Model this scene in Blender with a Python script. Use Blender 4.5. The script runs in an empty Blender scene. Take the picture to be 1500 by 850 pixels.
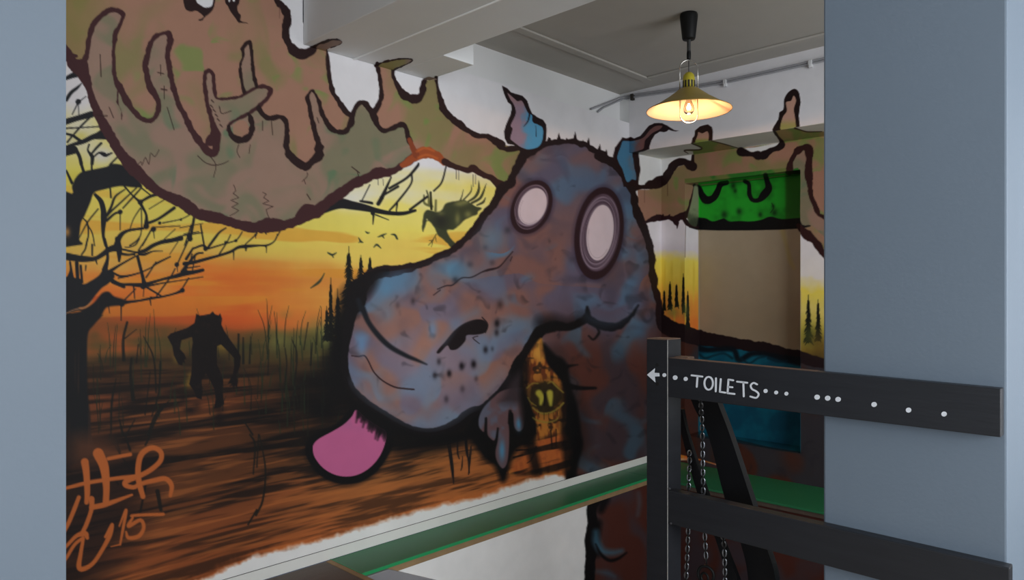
# ---------------------------------------------------------------- the mural artwork
# The artwork is traced in image pixels (origin top left, y down); each wall
# surface takes its own stretch of it, projected from the camera, as fixed paint on that surface.
import numpy as np
SC = 1.7                       # canvas samples per image pixel
SX0, SY0, SX1, SY1 = -110, -70, 1330, 960
SW, SH = int((SX1-SX0)*SC), int((SY1-SY0)*SC)
PX = (np.arange(SW, dtype=np.float32)/SC + SX0)
PY = (np.arange(SH, dtype=np.float32)/SC + SY0)
rng = np.random.default_rng(7)

def vnoise(X, Y, seed):
    r = np.random.default_rng(seed).random((257, 257)).astype(np.float32)
    xi = np.floor(X).astype(np.int32); yi = np.floor(Y).astype(np.int32)
    fx = (X-xi); fy = (Y-yi); fx = fx*fx*(3-2*fx); fy = fy*fy*(3-2*fy)
    x0 = xi % 256; y0 = yi % 256
    return ((r[y0, x0]*(1-fx)+r[y0, x0+1]*fx)*(1-fy) + (r[y0+1, x0]*(1-fx)+r[y0+1, x0+1]*fx)*fy)
def fbm(X, Y, seed, o=3):
    s = 0; a = 1; t = 0
    for k in range(o):
        s = s + a*vnoise(X*2**k, Y*2**k, seed+k*17); t += a; a *= .5
    return (s/t).astype(np.float32)
GX, GY = np.meshgrid(PX, PY)
def sm(a, b, x):
    t = np.clip((x-a)/(b-a), 0, 1); return t*t*(3-2*t)
def col(*c): return np.array(c, dtype=np.float32)
def mix(a, b, t): return a*(1-t[..., None]) + b*t[..., None]
def ramp(t, stops):
    xs = [s[0] for s in stops]
    return np.stack([np.interp(t, xs, [s[1][k] for s in stops]) for k in range(3)], -1).astype(np.float32)

CV = np.empty((SH, SW, 3), np.float32)
LB = np.zeros((SH, SW), np.uint8)
def cloud(s, seed, o=2, ky=1.):
    """soft drifting spray clouds: warped and turned noise"""
    c, n = np.cos(seed*1.3), np.sin(seed*1.3); X = GX/s; Y = GY/s/ky
    wx = vnoise(X*.9+7, Y*.9+3, seed+1)-.5; wy = vnoise(X*.9+31, Y*.9+17, seed+2)-.5
    X2 = X*c-Y*n+wx*1.6; Y2 = X*n+Y*c+wy*1.6
    return (fbm(X2, Y2, seed, o)+fbm(X2*n*.8-Y2*c*.8+9.3, X2*c*.8+Y2*n*.8+4.1, seed+5, o))/2
WOB = fbm(GX/6.5, GY/6.5, 3, 2) - .5
ORG = {'A': (0,0,4),'B': (375,0,4),'C': (750,0,4),'D': (1125,0,4),
 'E': (0,212,3.989),'F': (375,212,3.989),'G': (750,212,3.989),'H': (1125,212,3.989),
 'I': (0,425,4),'J': (375,425,4),'K': (750,425,4),'L': (1125,425,4),
 'M': (0,637,3.989),'N': (375,637,3.989),'O': (750,637,3.989),'P': (1125,637,3.989),
 'Q': (680,470,7.5),'R': (680,580,7.5),'S': (690,120,7.5),'T': (590,260,7.727),'U': (97,90,5.667),
 'V': (97,240,7.085),'W': (97,350,7.085),'X': (440,350,5.667),'a': (620,580,6.07),'b': (270,0,7.08),
 'c': (290,100,7.08),'d': (230,440,4.473),'e': (97,640,4.05),'f': (420,580,6.073),'g': (850,700,5.667),
 'h': (270,330,7.08),'i': (980,180,5.313),'j': (890,380,7.085),'k': (890,260,7.085),'l': (890,170,8.5),
 '_': (0,0,1)}
def pts(s):
    """'A:x y w;x y w;F:x y w' -> image pixels; a letter picks the image crop it was traced in"""
    out = []; o = ORG['_']; w = None
    for tok in s.split(';'):
        tok = tok.strip()
        if not tok: continue
        if ':' in tok: k, tok = tok.split(':'); o = ORG[k.strip()]
        v = [float(q) for q in tok.split()]
        w = v[2]/o[2] if len(v) > 2 else (w if w else 1)
        out.append((o[0]+v[0]/o[2], o[1]+v[1]/o[2], w))
    return np.array(out)
def smooth(P, n=5, closed=False):
    if len(P) < 3: return P
    Q = np.vstack([P[-1], P, P[0], P[1]]) if closed else np.vstack([2*P[0]-P[1], P, 2*P[-1]-P[-2]])
    out = []
    for i in range(1, len(Q)-2):
        for t in np.arange(n)/n:
            a, b, c, d = Q[i-1], Q[i], Q[i+1], Q[i+2]
            out.append(.5*((2*b)+(-a+c)*t+(2*a-5*b+4*c-d)*t*t+(-a+3*b-3*c+d)*t**3))
    if not closed: out.append(P[-1])
    out = np.array(out); out[:, 2] = np.maximum(out[:, 2], .3)
    return out
def box(x0, y0, x1, y1):
    return (max(0, int((x0-SX0)*SC)), max(0, int((y0-SY0)*SC)), min(SW, int((x1-SX0)*SC)+2), min(SH, int((y1-SY0)*SC)+2))
def segdist(P, pad, bb, closed=False, radial=False):
    """smallest (distance - radius) to a polyline inside a pixel box"""
    X0, Y0, X1, Y1 = bb
    D = np.full((Y1-Y0, X1-X0), 1e3, np.float32)
    n = len(P) if closed else len(P)-1
    for i in range(max(n, 1)):
        a = P[i]; b = P[(i+1) % len(P)]
        r = max(a[2], b[2])/2 if radial else 0
        x0, y0, x1, y1 = box(min(a[0], b[0])-r-pad, min(a[1], b[1])-r-pad, max(a[0], b[0])+r+pad, max(a[1], b[1])+r+pad)
        x0 = max(x0, X0); y0 = max(y0, Y0); x1 = min(x1, X1); y1 = min(y1, Y1)
        if x1 <= x0 or y1 <= y0: continue
        X = PX[None, x0:x1]; Y = PY[y0:y1, None]
        dx, dy = b[0]-a[0], b[1]-a[1]; L = dx*dx+dy*dy
        t = np.clip(((X-a[0])*dx+(Y-a[1])*dy)/L, 0, 1) if L > 1e-9 else np.zeros((y1-y0, x1-x0), np.float32)
        d = np.sqrt((X-a[0]-t*dx)**2+(Y-a[1]-t*dy)**2)
        if radial: d = d-(a[2]+(b[2]-a[2])*t)/2
        v = D[y0-Y0:y1-Y0, x0-X0:x1-X0]; np.minimum(v, d, out=v)
    return D
def put(bb, A, color, clip, label):
    X0, Y0, X1, Y1 = bb
    if clip is not None: A = A*clip[Y0:Y1, X0:X1]
    c = color[Y0:Y1, X0:X1] if getattr(color, 'ndim', 1) == 3 else np.array(color, np.float32)
    V = CV[Y0:Y1, X0:X1]; V += (c-V)*A[..., None]
    if label is not None: LB[Y0:Y1, X0:X1][A > .5] = label
    return A
def stroke(s, color=(22, 19, 20), soft=.9, alpha=1., wob=0., clip=None, label=None, k=1., sub=5, lump=0.):
    P = s if isinstance(s, np.ndarray) else pts(s)
    if len(P) == 1: P = np.vstack([P, P+[.01, 0, 0]])
    P = smooth(P, sub) if len(P) > 2 else P.copy()
    P[:, 2] *= k
    if lump and len(P) > 4:                      # the hand-cut, knobbly outline
        s_ = np.concatenate([[0], np.cumsum(np.hypot(np.diff(P[:, 0]), np.diff(P[:, 1])))])
        g = rng.random(int(s_[-1]/5)+3); P[:, 2] += np.interp(s_, np.arange(len(g))*5., (g-.4)*2)*lump*np.minimum(P[:, 2], 9)
        P[:, 2] = np.maximum(P[:, 2], .5)
    pad = soft+abs(wob)+1; m = P[:, 2].max()/2+pad
    bb = box(P[:, 0].min()-m, P[:, 1].min()-m, P[:, 0].max()+m, P[:, 1].max()+m)
    if bb[2] <= bb[0] or bb[3] <= bb[1]: return
    D = segdist(P, pad, bb, radial=True)
    if wob: D = D+WOB[bb[1]:bb[3], bb[0]:bb[2]]*wob*2
    put(bb, (np.clip(.5-D/soft, 0, 1)*alpha).astype(np.float32), color, clip, label)
def strokes(s, **k):
    for q in s.split('|'):
        if q.strip(): stroke(q, **k)
def polymask(s, soft=.9, wob=0., sharp=False):
    P = s if isinstance(s, np.ndarray) else pts(s)
    if not sharp: P = smooth(P, 4, True)
    pad = soft+abs(wob)+1
    bb = box(P[:, 0].min()-pad, P[:, 1].min()-pad, P[:, 0].max()+pad, P[:, 1].max()+pad)
    X0, Y0, X1, Y1 = bb
    T = np.zeros((Y1-Y0, X1-X0+1), np.int32)
    for i in range(len(P)):
        a = P[i]; b = P[(i+1) % len(P)]
        if a[1] == b[1]: continue
        lo, hi = (a, b) if a[1] < b[1] else (b, a)
        r0 = int(np.ceil((lo[1]-SY0)*SC)); r1 = int(np.ceil((hi[1]-SY0)*SC))
        r = np.arange(max(r0, Y0), min(r1, Y1))
        if len(r) == 0: continue
        y = r/SC+SY0; x = lo[0]+(hi[0]-lo[0])*(y-lo[1])/(hi[1]-lo[1])
        c = np.clip(np.ceil((x-SX0)*SC).astype(int)-X0, 0, X1-X0)
        np.add.at(T, (r-Y0, c), 1)
    ins = (np.cumsum(T, 1)[:, :-1] % 2).astype(bool)
    D = segdist(P, pad, bb, closed=True); D = np.where(ins, -D, D)
    if wob: D = D+WOB[Y0:Y1, X0:X1]*wob*2
    return bb, np.clip(.5-D/soft, 0, 1).astype(np.float32)
def poly(s, color, soft=.9, alpha=1., wob=0., clip=None, label=None, sharp=False):
    bb, A = polymask(s, soft, wob, sharp)
    put(bb, A*alpha, color, clip, label)
def full(bbA):
    M = np.zeros((SH, SW), np.float32); bb, A = bbA; M[bb[1]:bb[3], bb[0]:bb[2]] = A; return M
def blob(x, y, rx, ry, color, alpha=.6, clip=None, label=None):
    bb = box(x-2.6*rx, y-2.6*ry, x+2.6*rx, y+2.6*ry)
    if bb[2] <= bb[0] or bb[3] <= bb[1]: return
    X = PX[None, bb[0]:bb[2]]; Y = PY[bb[1]:bb[3], None]
    A = np.exp(-((X-x)/rx)**2-((Y-y)/ry)**2)*alpha
    put(bb, A.astype(np.float32), color, clip, label)
def ellipse(cx, cy, rx, ry, tilt, n=40, w=1):
    t = np.linspace(0, 2*np.pi, n, endpoint=False); c, s = np.cos(tilt), np.sin(tilt)
    x = rx*np.cos(t); y = ry*np.sin(t)
    return np.stack([cx+x*c-y*s, cy+x*s+y*c, np.full(n, float(w))], -1)

BLK = (20, 17, 19); MAR = (62, 32, 34); TRUNK = (26, 26, 29)
WHITE = (216, 214, 216)
(L_SKY, L_ANT, L_MOOSE, L_EYE1, L_EYE2, L_TONGUE, L_EAR1, L_EAR2, L_NOSE, L_TREE, L_CROW, L_OGRE, L_SIGN,
 L_IMP, L_HOOF, L_FIR, L_BIRD) = range(1, 18)
L_FIRS = 40; L_BIRDS = 60

def paint():
    global CV
    CV[:] = WHITE
    n_big = fbm(GX/60, GY/60, 11); n_mid = fbm(GX/22, GY/22, 21); n_sm = fbm(GX/9, GY/9, 31)
    # rows of the left wall run towards its far end: streaks follow them
    ta = 3.19/(.6916-(GX-750)/1040*.7222); ta = np.where((ta < 0) | (ta > 5.91), 5.91, ta)
    ZW = (434-GY)/1040*ta                                   # height on the wall, metres from eye level
    YW = ta*(.7222+(GX-750)/1040*.6916)
    st1 = fbm(YW*2.2, ZW*26, 41, 4); st2 = fbm(YW*3.5, ZW*60, 51, 3); st3 = fbm(YW*1.1, ZW*9, 61, 3)
    # ------------------------------------------------ sunset sky and swamp
    zz = ZW + (st3-.5)*.30 + (n_big-.5)*.12
    sky = ramp(-zz, [(-.75, (214,208,205)), (-.62, (214,200,120)), (-.45, (210,196,88)), (-.28, (216,190,82)),
                     (-.18, (212,160,72)), (-.08, (212,114,42)), (.03, (200,86,34)), (.12, (176,80,34)),
                     (.19, (112,70,34)), (.26, (70,50,26)), (.38, (78,46,24)), (.46, (112,58,30)), (.55, (80,44,24)), (.65, (78,44,24)),
                     (.8, (88,50,26)), (1.0, (116,62,32)), (1.3, (150,78,38))])
    # the sky clears towards the moose: paler yellow
    warm = ramp(-zz, [(-.75, (222,220,222)), (-.55, (230,216,116)), (-.35, (230,212,98)), (-.15, (226,188,86)),
                      (.0, (214,152,66)), (.12, (204,144,68)), (.2, (150,126,60)), (.28, (70,62,30)), (.4, (40,30,18)),
                      (.55, (38,26,16)), (.7, (70,42,22)), (.85, (120,76,38)), (1.0, (156,92,46)), (1.3, (180,100,50))])
    k = sm(330, 560, GX)
    sky = mix(sky, warm, k)
    wz = ZW+(fbm(YW*1.3, ZW*6, 47, 2)-.5)*.05
    s1 = (fbm(YW*2.2, wz*34, 41, 4)+fbm(YW*4.5, wz*70, 45, 3)+fbm(YW*.9, wz*14, 49, 2))/3
    dark = sm(.44, .60, s1)*sm(.15, .4, -ZW)
    sky = mix(sky, col(20,14,11), dark*.9*(1-.35*sm(.8, 1.1, -ZW)))
    lite = sm(.56, .74, st2)*sm(.3, .5, -ZW)
    sky = mix(sky, col(182,104,50), lite*.45)
    orng = sm(.55, .68, fbm(YW*1.7, ZW*17, 77, 3))*sm(.25, .0, -ZW)*sm(-.55, -.3, -ZW)
    sky = mix(sky, col(214,140,44), orng*.55)
    white_t = sm(255, 236, GY-(GX-640)*.0)*sm(490, 560, GX) ; white_t = white_t*sm(760, 700, GX)
    sky = mix(sky, col(222,220,222), np.clip(white_t+sm(30,0,np.hypot((GX-515)/2.2,(GY-290)))*.8, 0, 1))
    # far wall stretch of the sunset
    t2 = (GY-(GX-965)*.02-330)/170
    far = ramp(t2+(n_mid-.5)*.12, [(0, (222,218,224)), (.2, (214,208,214)), (.3, (232,214,92)), (.5, (226,194,72)),
                                   (.68, (222,148,58)), (.8, (222,124,50)), (1., (224,110,42))])
    cb = fbm(GX/4, GY/80, 91, 2); far = mix(far, col(214,184,60), sm(.5, .75, cb)*.6*sm(.25, .4, t2))
    far = mix(far, col(226,222,226), sm(.22,.08,t2))
    rgt = ramp((GY-345)/200+(n_mid-.5)*.15, [(0, (222,220,224)), (.3, (226,220,212)), (.42, (230,210,86)), (.55, (222,204,110)), (.7, (196,176,70)), (.85, (130,104,40)), (1, (50,38,22))])
    sky = np.where((GX > 938)[..., None], far, sky); sky = np.where((GX > 1150)[..., None], rgt, sky)
    poly('_:1172 250;1330 250;1330 900;1172 900', sky, sharp=True, label=82)
    poly('_:-110 40;97 75;160 200;330 300;480 270;630 205;640 200;735 262;900 300;960 320;1172 320;1172 900;-110 900', sky, sharp=True, label=L_SKY)
    # bare strip along the foot of the wall
    bare = '_:-110 1010 1;97 905;250 862;298 849;345 828;375 815;425 803;475 790;520 776;568 762;612 749;654 738;700 730;722 723;745 713;770 705;815 694;835 703;860 704;900 696;945 682;969 674;990 671;1100 692;1205 713;1330 740;1330 960;-110 960'
    poly(bare, (212,112,54), soft=22, alpha=.85, wob=4, sharp=True)
    poly(bare, (226,224,220), soft=7, wob=3, sharp=True, label=0)
    # misty green bank and reeds in the swamp
    for i in range(46):
        x = rng.uniform(130, 500); blob(x, 506+rng.normal(0, 12), rng.uniform(6, 26), rng.uniform(5, 14), (64,66,34), .3)
    for i in range(30):
        x = rng.uniform(395, 500); blob(x, 500+rng.normal(0, 12), rng.uniform(6, 14), rng.uniform(6, 14), (110,112,58), .25)
    for i in range(26):
        blob(rng.uniform(130, 505), rng.uniform(520, 585), rng.uniform(14, 34), rng.uniform(2, 7), (30,22,16), .5)
    for x, y, a in ((470,600,1),(440,580,.8),(480,640,.9),(420,620,.6),(455,560,.7),(490,560,.9),(400,650,.4),(380,600,.5)):
        blob(x, y, 34, 18, (10,8,8), a)
    for i in range(120):
        x = rng.uniform(135, 500) if i % 3 else rng.uniform(375, 500); y = rng.uniform(500, 640); h = rng.uniform(18, 75); b = rng.normal(0, 5)
        stroke(np.array([[x, y, 1.6], [x+b*.3, y-h*.6, 1.2], [x+b, y-h, .5]]), (26,28,18) if i % 2 else (30,44,26), alpha=.8)
    for s in ('I:725 410 20;722 290 16;745 190 14|I:730 285 8;800 230 4|I:780 640 24;765 500 18;770 400 12|I:800 425 8;810 320 6|I:840 270 4;900 400 10;915 600 10',
              'I:850 730 8;880 480 6|I:940 420 10;930 600 10;890 740 8|I:720 848 16;700 760 8|I:870 848 20;920 730 26;990 650 6|I:740 848 10;790 760 6|I:650 848 8;655 660 14;680 520 6|I:1470 700 8;1470 560 4;1430 460 3',
              'I:1395 420 14;1398 260 12|I:1425 430 16;1425 280 8|I:1462 430 12;1465 320 6|I:1430 770 8;1480 848 12|M:1460 0 10;1490 60 12;1480 230 8|N:0 470 14;40 380 12;55 200 10;20 0 6|M:1450 525 10;1500 440 12',
              'N:5 190 8;15 0 8|J:190 750 6;210 640 8;250 560 12;300 545 6|J:70 500 8;75 350 5|J:225 560 10;240 380 8;210 290 5|J:165 600 6;180 440 8;170 340 6|J:320 440 12;330 310 6|J:280 350 6;305 190 6',
              'M:640 30 14;640 0 10|M:700 100 14;670 0 8|M:760 90 16;730 0 8|M:850 60 12;880 0 8|M:820 450 14;850 300 12|M:940 440 20;920 330 26|M:780 230 12;700 110 10;640 0 6|M:690 290 10;640 200 8'):
        strokes(s, color=(20,20,16), soft=1.2, alpha=.85)
    # firs
    def fir(x, y, h, w, c=(18,20,14), lab=L_FIR):
        stroke(np.array([[x, y, .8], [x, y+h*.3, 1.6], [x, y+h, 2.6]]), c, label=lab)
        n = int(h/2.2)
        for i in range(n):
            t = (i+1)/n
            if t < .14: continue
            for s_ in (-1, 1):
                r = w*t**.9*rng.uniform(.35, 1); yy = y+h*t
                stroke(np.array([[x, yy-2.4, 2.4], [x+s_*r*.6, yy, 2.], [x+s_*r, yy+rng.uniform(1.5, 4), .6]]), c, label=lab)
    for i in range(12): blob(490+rng.normal(0, 10), 480+rng.normal(0, 16), 7, 10, (150,150,84), .35)
    for i, a in enumerate(((484.5,407,92,8),(478.5,449,50,8),(494.6,423,96,15),(511,361,88,17),(528.6,374,48,10),(542,377,32,8))): fir(*a, lab=L_FIRS+i)
    # birds
    for i, s in enumerate(('F:640 508 5;652 516 10;664 514 4','F:600 545 5;612 566 12;626 572 4|F:600 572 4;612 568 8','F:712 540 5;738 530 12;762 520 4|F:738 532 10;748 546 5','F:790 525 5;812 528 12;828 552 6|F:812 528 8;822 552 5','F:688 600 5;706 585 12;730 605 5','F:420 632 8;446 644 13;470 632 5|F:446 644 10;452 660 5','F:320 838 6;365 806 16;385 780 10;400 752 5')):
        strokes(s, color=(60,66,44), label=L_BIRDS+i)
    # distant reeds right of the chin
    strokes('a:235 400 4;245 500 18;262 640 18;270 780 10|a:305 380 6;305 500 14;320 560 10|a:375 370 24;385 500 18;405 580 10|a:430 440 6;415 580 14;402 700 8|a:350 540 6;345 620 12;335 665 6|N:1120 50 8;1150 250 10|R:20 420 10;40 640 14;55 848 14|R:70 560 8;55 700 10', soft=1.2)
    # ------------------------------------------------ crow
    crow = (58,62,40)
    poly('T:270 370;330 375;400 395;440 370;470 310;520 285;640 262;700 260;780 300;830 330;890 350;850 385;840 420;780 440;700 480;650 530;580 590;520 590;500 610;540 690;605 765;545 790;500 740;440 690;390 640;370 590;340 540;310 500;270 500;245 570;232 615;218 590;225 480;235 420', crow, soft=2, wob=.8, label=L_CROW)
    strokes('T:650 260 16;670 210 12;685 140 5|T:690 250 16;740 200 16;775 150 14;780 85 4|T:740 275 20;820 220 30;860 140 30;860 35 4|T:780 290 26;870 240 30;910 170 24;945 70 4|T:840 315 16;910 280 26;935 230 8', color=(66,66,40), label=L_CROW)
    cm = full(polymask('T:440 370;640 262;780 300;890 350;840 420;700 480;580 590;500 610;340 540;235 420'))
    for q in ((640,300,60,30),(620,470,30,70),(740,420,40,40),(430,410,40,30),(700,280,50,26)): blob(590+q[0]/7.727, 260+q[1]/7.727, q[2]/7.7, q[3]/7.7, (136,134,76), .7, clip=cm)
    blob(590+430/7.727, 260+500/7.727, 12, 12, (34,34,30), .8, clip=cm)
    strokes('T:270 150 10;290 210 16;300 300 34|T:240 200 10;245 290 24;330 330 30|T:375 260 20;370 380 28', color=(104,102,58), soft=2, label=L_CROW)
    strokes('T:315 170 24;325 360 26|T:270 150 8;285 205 10|T:240 200 6;242 240 8|T:380 640 9;340 710 9;290 770 5|T:340 710 9;325 785 4|T:370 680 6;380 730 4|T:300 715 6;340 712 6', color=(40,42,26), label=L_CROW)
    blob(590+275/7.727, 260+478/7.727, 1.2, 1.2, (214,204,140), .9)
    # ------------------------------------------------ bare tree
    T_ = dict(color=TRUNK, soft=1.3, label=L_TREE)
    blob(110, 130, 26, 60, (206,200,200), .9); blob(118,200,26,22,(206,200,200),.8); blob(150,228,20,14,(206,200,204),.8)
    blob(118, 200, 14, 9, (196,180,70), .7); blob(110, 262, 12, 12, (196,180,70), .8)
    strokes('U:0 140 30;60 115 45;120 105 40|U:0 320 30;40 260 30;90 220 24;130 180 6|U:100 335 46|U:100 340 10;50 440 8|U:100 340 9;165 290 6|U:100 340 6;105 440 5|U:0 500 50;100 470 45;210 440 55|U:10 670 16;60 610 14;130 530 16;235 430 14|U:0 555 14;120 550 10;290 540 10|U:0 600 20;60 620 22;120 660 24;160 665 20|U:20 700 20;130 670 36;220 630 30;300 570 20|U:150 660 34;230 625 46;330 610 80|U:0 740 90;60 735 70|U:80 730 30;110 790 28;125 850 30|U:190 690 14;180 740 14;215 790 30;215 850 26|U:200 780 16;250 720 20;290 680 20|U:220 800 14;270 760 16;310 770 34;330 780 26;380 760 12|U:370 850 14;430 790 14', **T_)
    poly('V:-900 -300;-20 280;60 230;90 160;140 100;200 75;420 30;460 0;600 20;700 120;790 235;700 245;560 232;400 265;290 300;250 400;190 540;150 620;130 780;90 850;-900 850', TRUNK, soft=2, label=L_TREE)
    blob(98, 340, 5, 7, (170,120,60), .9)
    strokes('V:155 0 30;180 80 30|V:265 0 20;265 60 20|V:0 70 20;60 200 30|V:300 320 30;360 390 50;385 480 56;390 560 64;385 650 46;385 750 30;410 850 28|V:330 470 14;220 610 14;130 780 10|V:180 570 12;220 620 16;230 740 14;205 850 16|V:225 640 12;270 720 12;295 850 10|V:455 245 16;465 350 18|V:610 265 12;510 340 22;470 440 26;430 520 26|V:730 250 14;590 380 16;470 490 22;420 540 30|V:780 250 16;690 350 18;590 460 14|V:420 590 30;500 520 24;560 500 24|V:560 500 50|V:560 520 10;560 690 8|V:605 235 18;690 330 16;770 400 30|V:770 400 56|V:780 390 26;870 340 30;940 320 30|V:780 250 14;880 330 12|V:860 470 8;1040 360 10|V:780 430 30;830 530 24;830 640 50|V:830 650 60|V:840 620 30;960 570 28;1120 460 34|V:780 470 10;780 700 10;740 790 14;660 850 14|V:770 460 12;700 570 10;660 680 8|V:520 850 60;560 750 50;640 695 30;800 670 24|V:905 680 56|V:905 690 10;915 775 6|V:880 690 16;790 850 14|V:970 615 34|V:1000 615 12;1190 575 10;1310 515 10|V:1190 580 24|V:920 660 10;1180 645 8|V:1180 665 8;1417 620 6|V:1330 545 26;1290 770 28|V:1285 780 54|V:1210 745 14;1417 715 10|V:900 850 24;990 805 26;1100 790 36;1190 770 50|V:1130 680 8;1020 780 8|V:1250 800 10;1240 850 10', **T_)
    strokes('W:-60 170 80;100 200 70;200 210 60;300 205 44;380 160 50;450 110 60;530 90 80|W:530 0 50;540 60 60;550 120 60;550 230 24|W:570 105 20;720 140 20;760 135 30;820 120 40;900 70 40;980 40 36;1080 25 30;1200 5 26|W:760 160 30;820 160 26;900 130 14;1000 128 6|W:570 155 30;640 165 22;710 160 20|W:610 88 8;660 85 10;720 60 14;760 0 12|W:750 120 14;830 0 14|W:400 0 22;420 90 26;430 200 30;400 320 60|W:220 0 12;200 100 16;160 165 16|W:270 60 20;270 170 16|W:310 230 16;320 260 10|W:205 280 16;200 330 8|W:40 240 20;50 330 30;40 430 90|W:110 250 40;120 450 34|W:150 280 24;165 450 26|W:450 340 40;560 270 22;720 180 16|W:480 350 20;580 390 22;740 360 16;880 300 14;930 260 22;1080 185 14|W:540 410 12;640 390 12|W:740 180 30;770 300 32;800 420 36;810 480 60|W:830 400 16;890 310 12;930 240 10|W:450 420 40;560 470 30;660 475 30;800 480 46;900 450 30;1020 415 26;1130 390 40;1230 360 50;1330 345 40;1417 325 34|W:850 490 20;1000 460 14;1200 430 10;1417 395 10|W:480 450 30;600 500 30|W:800 490 66|W:830 500 20;980 590 16|W:720 520 10;610 630 14|W:700 490 16;710 620 8|W:805 520 8;800 600 6|W:600 660 36;740 645 22;870 620 24;1000 600 20;1120 570 20;1200 540 34|W:880 615 30|W:1205 535 50|W:870 630 14;880 690 8|W:1270 410 14;1190 540 12|W:1130 310 12;1080 400 14;940 590 14|W:1148 268 48|W:1270 10 14;1150 270 14|W:1150 280 10;1155 340 6|W:1200 340 30;1280 240 30;1350 160 22;1417 145 18|W:1340 170 14;1310 330 10|W:1160 30 8;1075 160 6|W:440 700 10;450 770 6|W:570 690 14;570 850 8|W:1240 350 60|W:580 680 50', **T_)
    poly('W:-900 400;60 400;170 470;250 440;340 380;390 310;440 330;480 340;500 400;430 470;370 510;300 590;240 670;180 710;130 715;60 760;-900 900', TRUNK, soft=2, label=L_TREE)
    trunk = full(polymask('W:-900 900;60 770;140 740;220 710;290 660;340 600;380 560;440 550;500 600;600 630;640 660;580 690;470 700;410 720;370 790;I:600 150;545 210;515 260;510 400;515 600;530 750;535 848;M:545 60;520 150;-400 260', soft=3))
    put((0, 0, SW, SH), trunk, mix(col(22,22,24)[None, None]*np.ones_like(sky), col(60,38,28), sm(.6, .9, fbm(GX/5, GY/90, 5))*.6), None, L_TREE)
    poly('_:-110 660;97 660;140 650;230 700;150 850;97 900;-110 900', (24,14,12), soft=60, alpha=.75)
    poly('_:110 640;160 645;170 670;110 680', (110,62,36), soft=30, alpha=.6)
    strokes('W:-40 795 10;60 745 10;140 722 14;210 705 12;270 640 8', color=(168,120,84), soft=2, alpha=.9)
    # main boughs right of the tree, over the orange sky
    strokes('h:70 0 14;40 100 14;0 210 8|h:48 108 46|h:0 90 10;150 68 8|h:170 0 14;210 240 18|h:220 245 46|h:100 240 20;190 210 22;230 240 30|h:240 240 24;320 130 26;370 70 20;430 30 14|h:230 250 16;430 190 14;530 160 12;570 120 12;600 70 10|h:430 180 32|h:535 160 32|h:360 305 14;440 180 12;480 100 10|h:0 400 40;100 385 36;250 345 30;360 315 26;480 275 28;560 230 30;640 220 36;760 212 20;860 208 18;930 170 12;965 110 12;1020 20 8|h:845 215 24|h:510 270 16;513 360 5|h:640 230 24;638 265 12|h:850 215 14;852 285 5|h:620 210 10;740 100 14;750 70 20|h:740 100 24|h:740 110 10;742 135 6|h:820 45 24;850 90 12|h:20 350 30;90 240 20|h:80 300 14;60 380 10|h:0 450 16;160 425 10|h:0 500 10;30 430 14|h:967 100 18', **T_)
    strokes('F:370 385 50;480 345 60;560 355 50;640 370 40;700 385 30;780 400 24;860 402 22;930 385 16|F:610 330 12;670 340 16;680 345 10|F:683 400 26|F:688 400 14;683 465 5|F:700 410 8;775 440 4|F:900 380 14;1000 305 14|F:715 345 24;740 300 22;790 190 8|F:735 310 24|F:745 295 12;830 245 14|F:780 255 14;880 195 14;940 130 16;950 110 10|F:910 170 10;905 230 10;830 330 12;780 385 10|F:825 345 10;820 390 6|F:620 325 6;665 235 6|F:1110 130 8;1085 220 10;1040 270 10', **T_)
    strokes('F:712 200 3;715 235 3|F:742 200 3;744 238 3|F:1170 150 3;1170 200 3|F:1184 150 3;1184 205 3|F:1268 175 3;1270 245 3|F:1282 175 3;1282 230 3', color=(70,60,60), soft=1)
    # ------------------------------------------------ ogre wading in the swamp
    for q in ((170,640,30,24,.8),(210,600,60,30,.3),(215,720,40,24,.9),(410,770,36,44,.9),(260,690,30,30,.5),(400,710,40,16,.6),(300,380,60,160,.35)):
        blob(230+q[0]/4.473, 440+q[1]/4.473, q[2]/4.473, q[3]/4.473, (22,14,12), q[4])
    for q in ((225,500),(440,300),(210,545),(400,290),(130,380)): blob(230+q[0]/4.473, 440+q[1]/4.473, 6, 8, (150,120,40), .5)
    ogre = mix(np.broadcast_to(col(20,14,13), CV.shape), col(62,40,30), sm(.5, .8, n_sm)*.7*sm(490,450,GY)+sm(.6,.8,n_sm)*.15)
    poly('d:258 88;280 102;345 90;365 73;380 92;402 100;414 86;427 120;422 160;440 200;480 260;530 330;550 370;545 430;520 490;530 540;522 585;512 560;500 583;494 560;472 566;490 545;462 550;478 520;495 490;505 440;505 380;470 340;420 290;395 300;392 420;420 480;435 530;430 600;440 680;420 700;370 712;385 650;375 580;340 510;320 480;290 530;300 600;290 650;260 640;240 590;210 550;225 480;230 400;225 330;235 280;230 240;160 262;150 320;178 350;193 385;178 390;186 415;170 405;165 428;140 420;110 360;100 300;68 240;90 218;200 180;245 150', ogre, soft=1.2, label=L_OGRE, sharp=True)
    # ------------------------------------------------ antlers
    # rear antler: pink brown with green clouds
    gm = sm(.42, .70, cloud(34, 101, 2, 1.5))
    ant = mix(np.broadcast_to(col(156,116,96), CV.shape), col(126,120,76), gm*.8)
    ant = mix(ant, col(104,140,66), sm(.58, .76, cloud(22, 111))*.6)
    ant = mix(ant, col(128,118,62), sm(190,100,GX)*.6)
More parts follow.
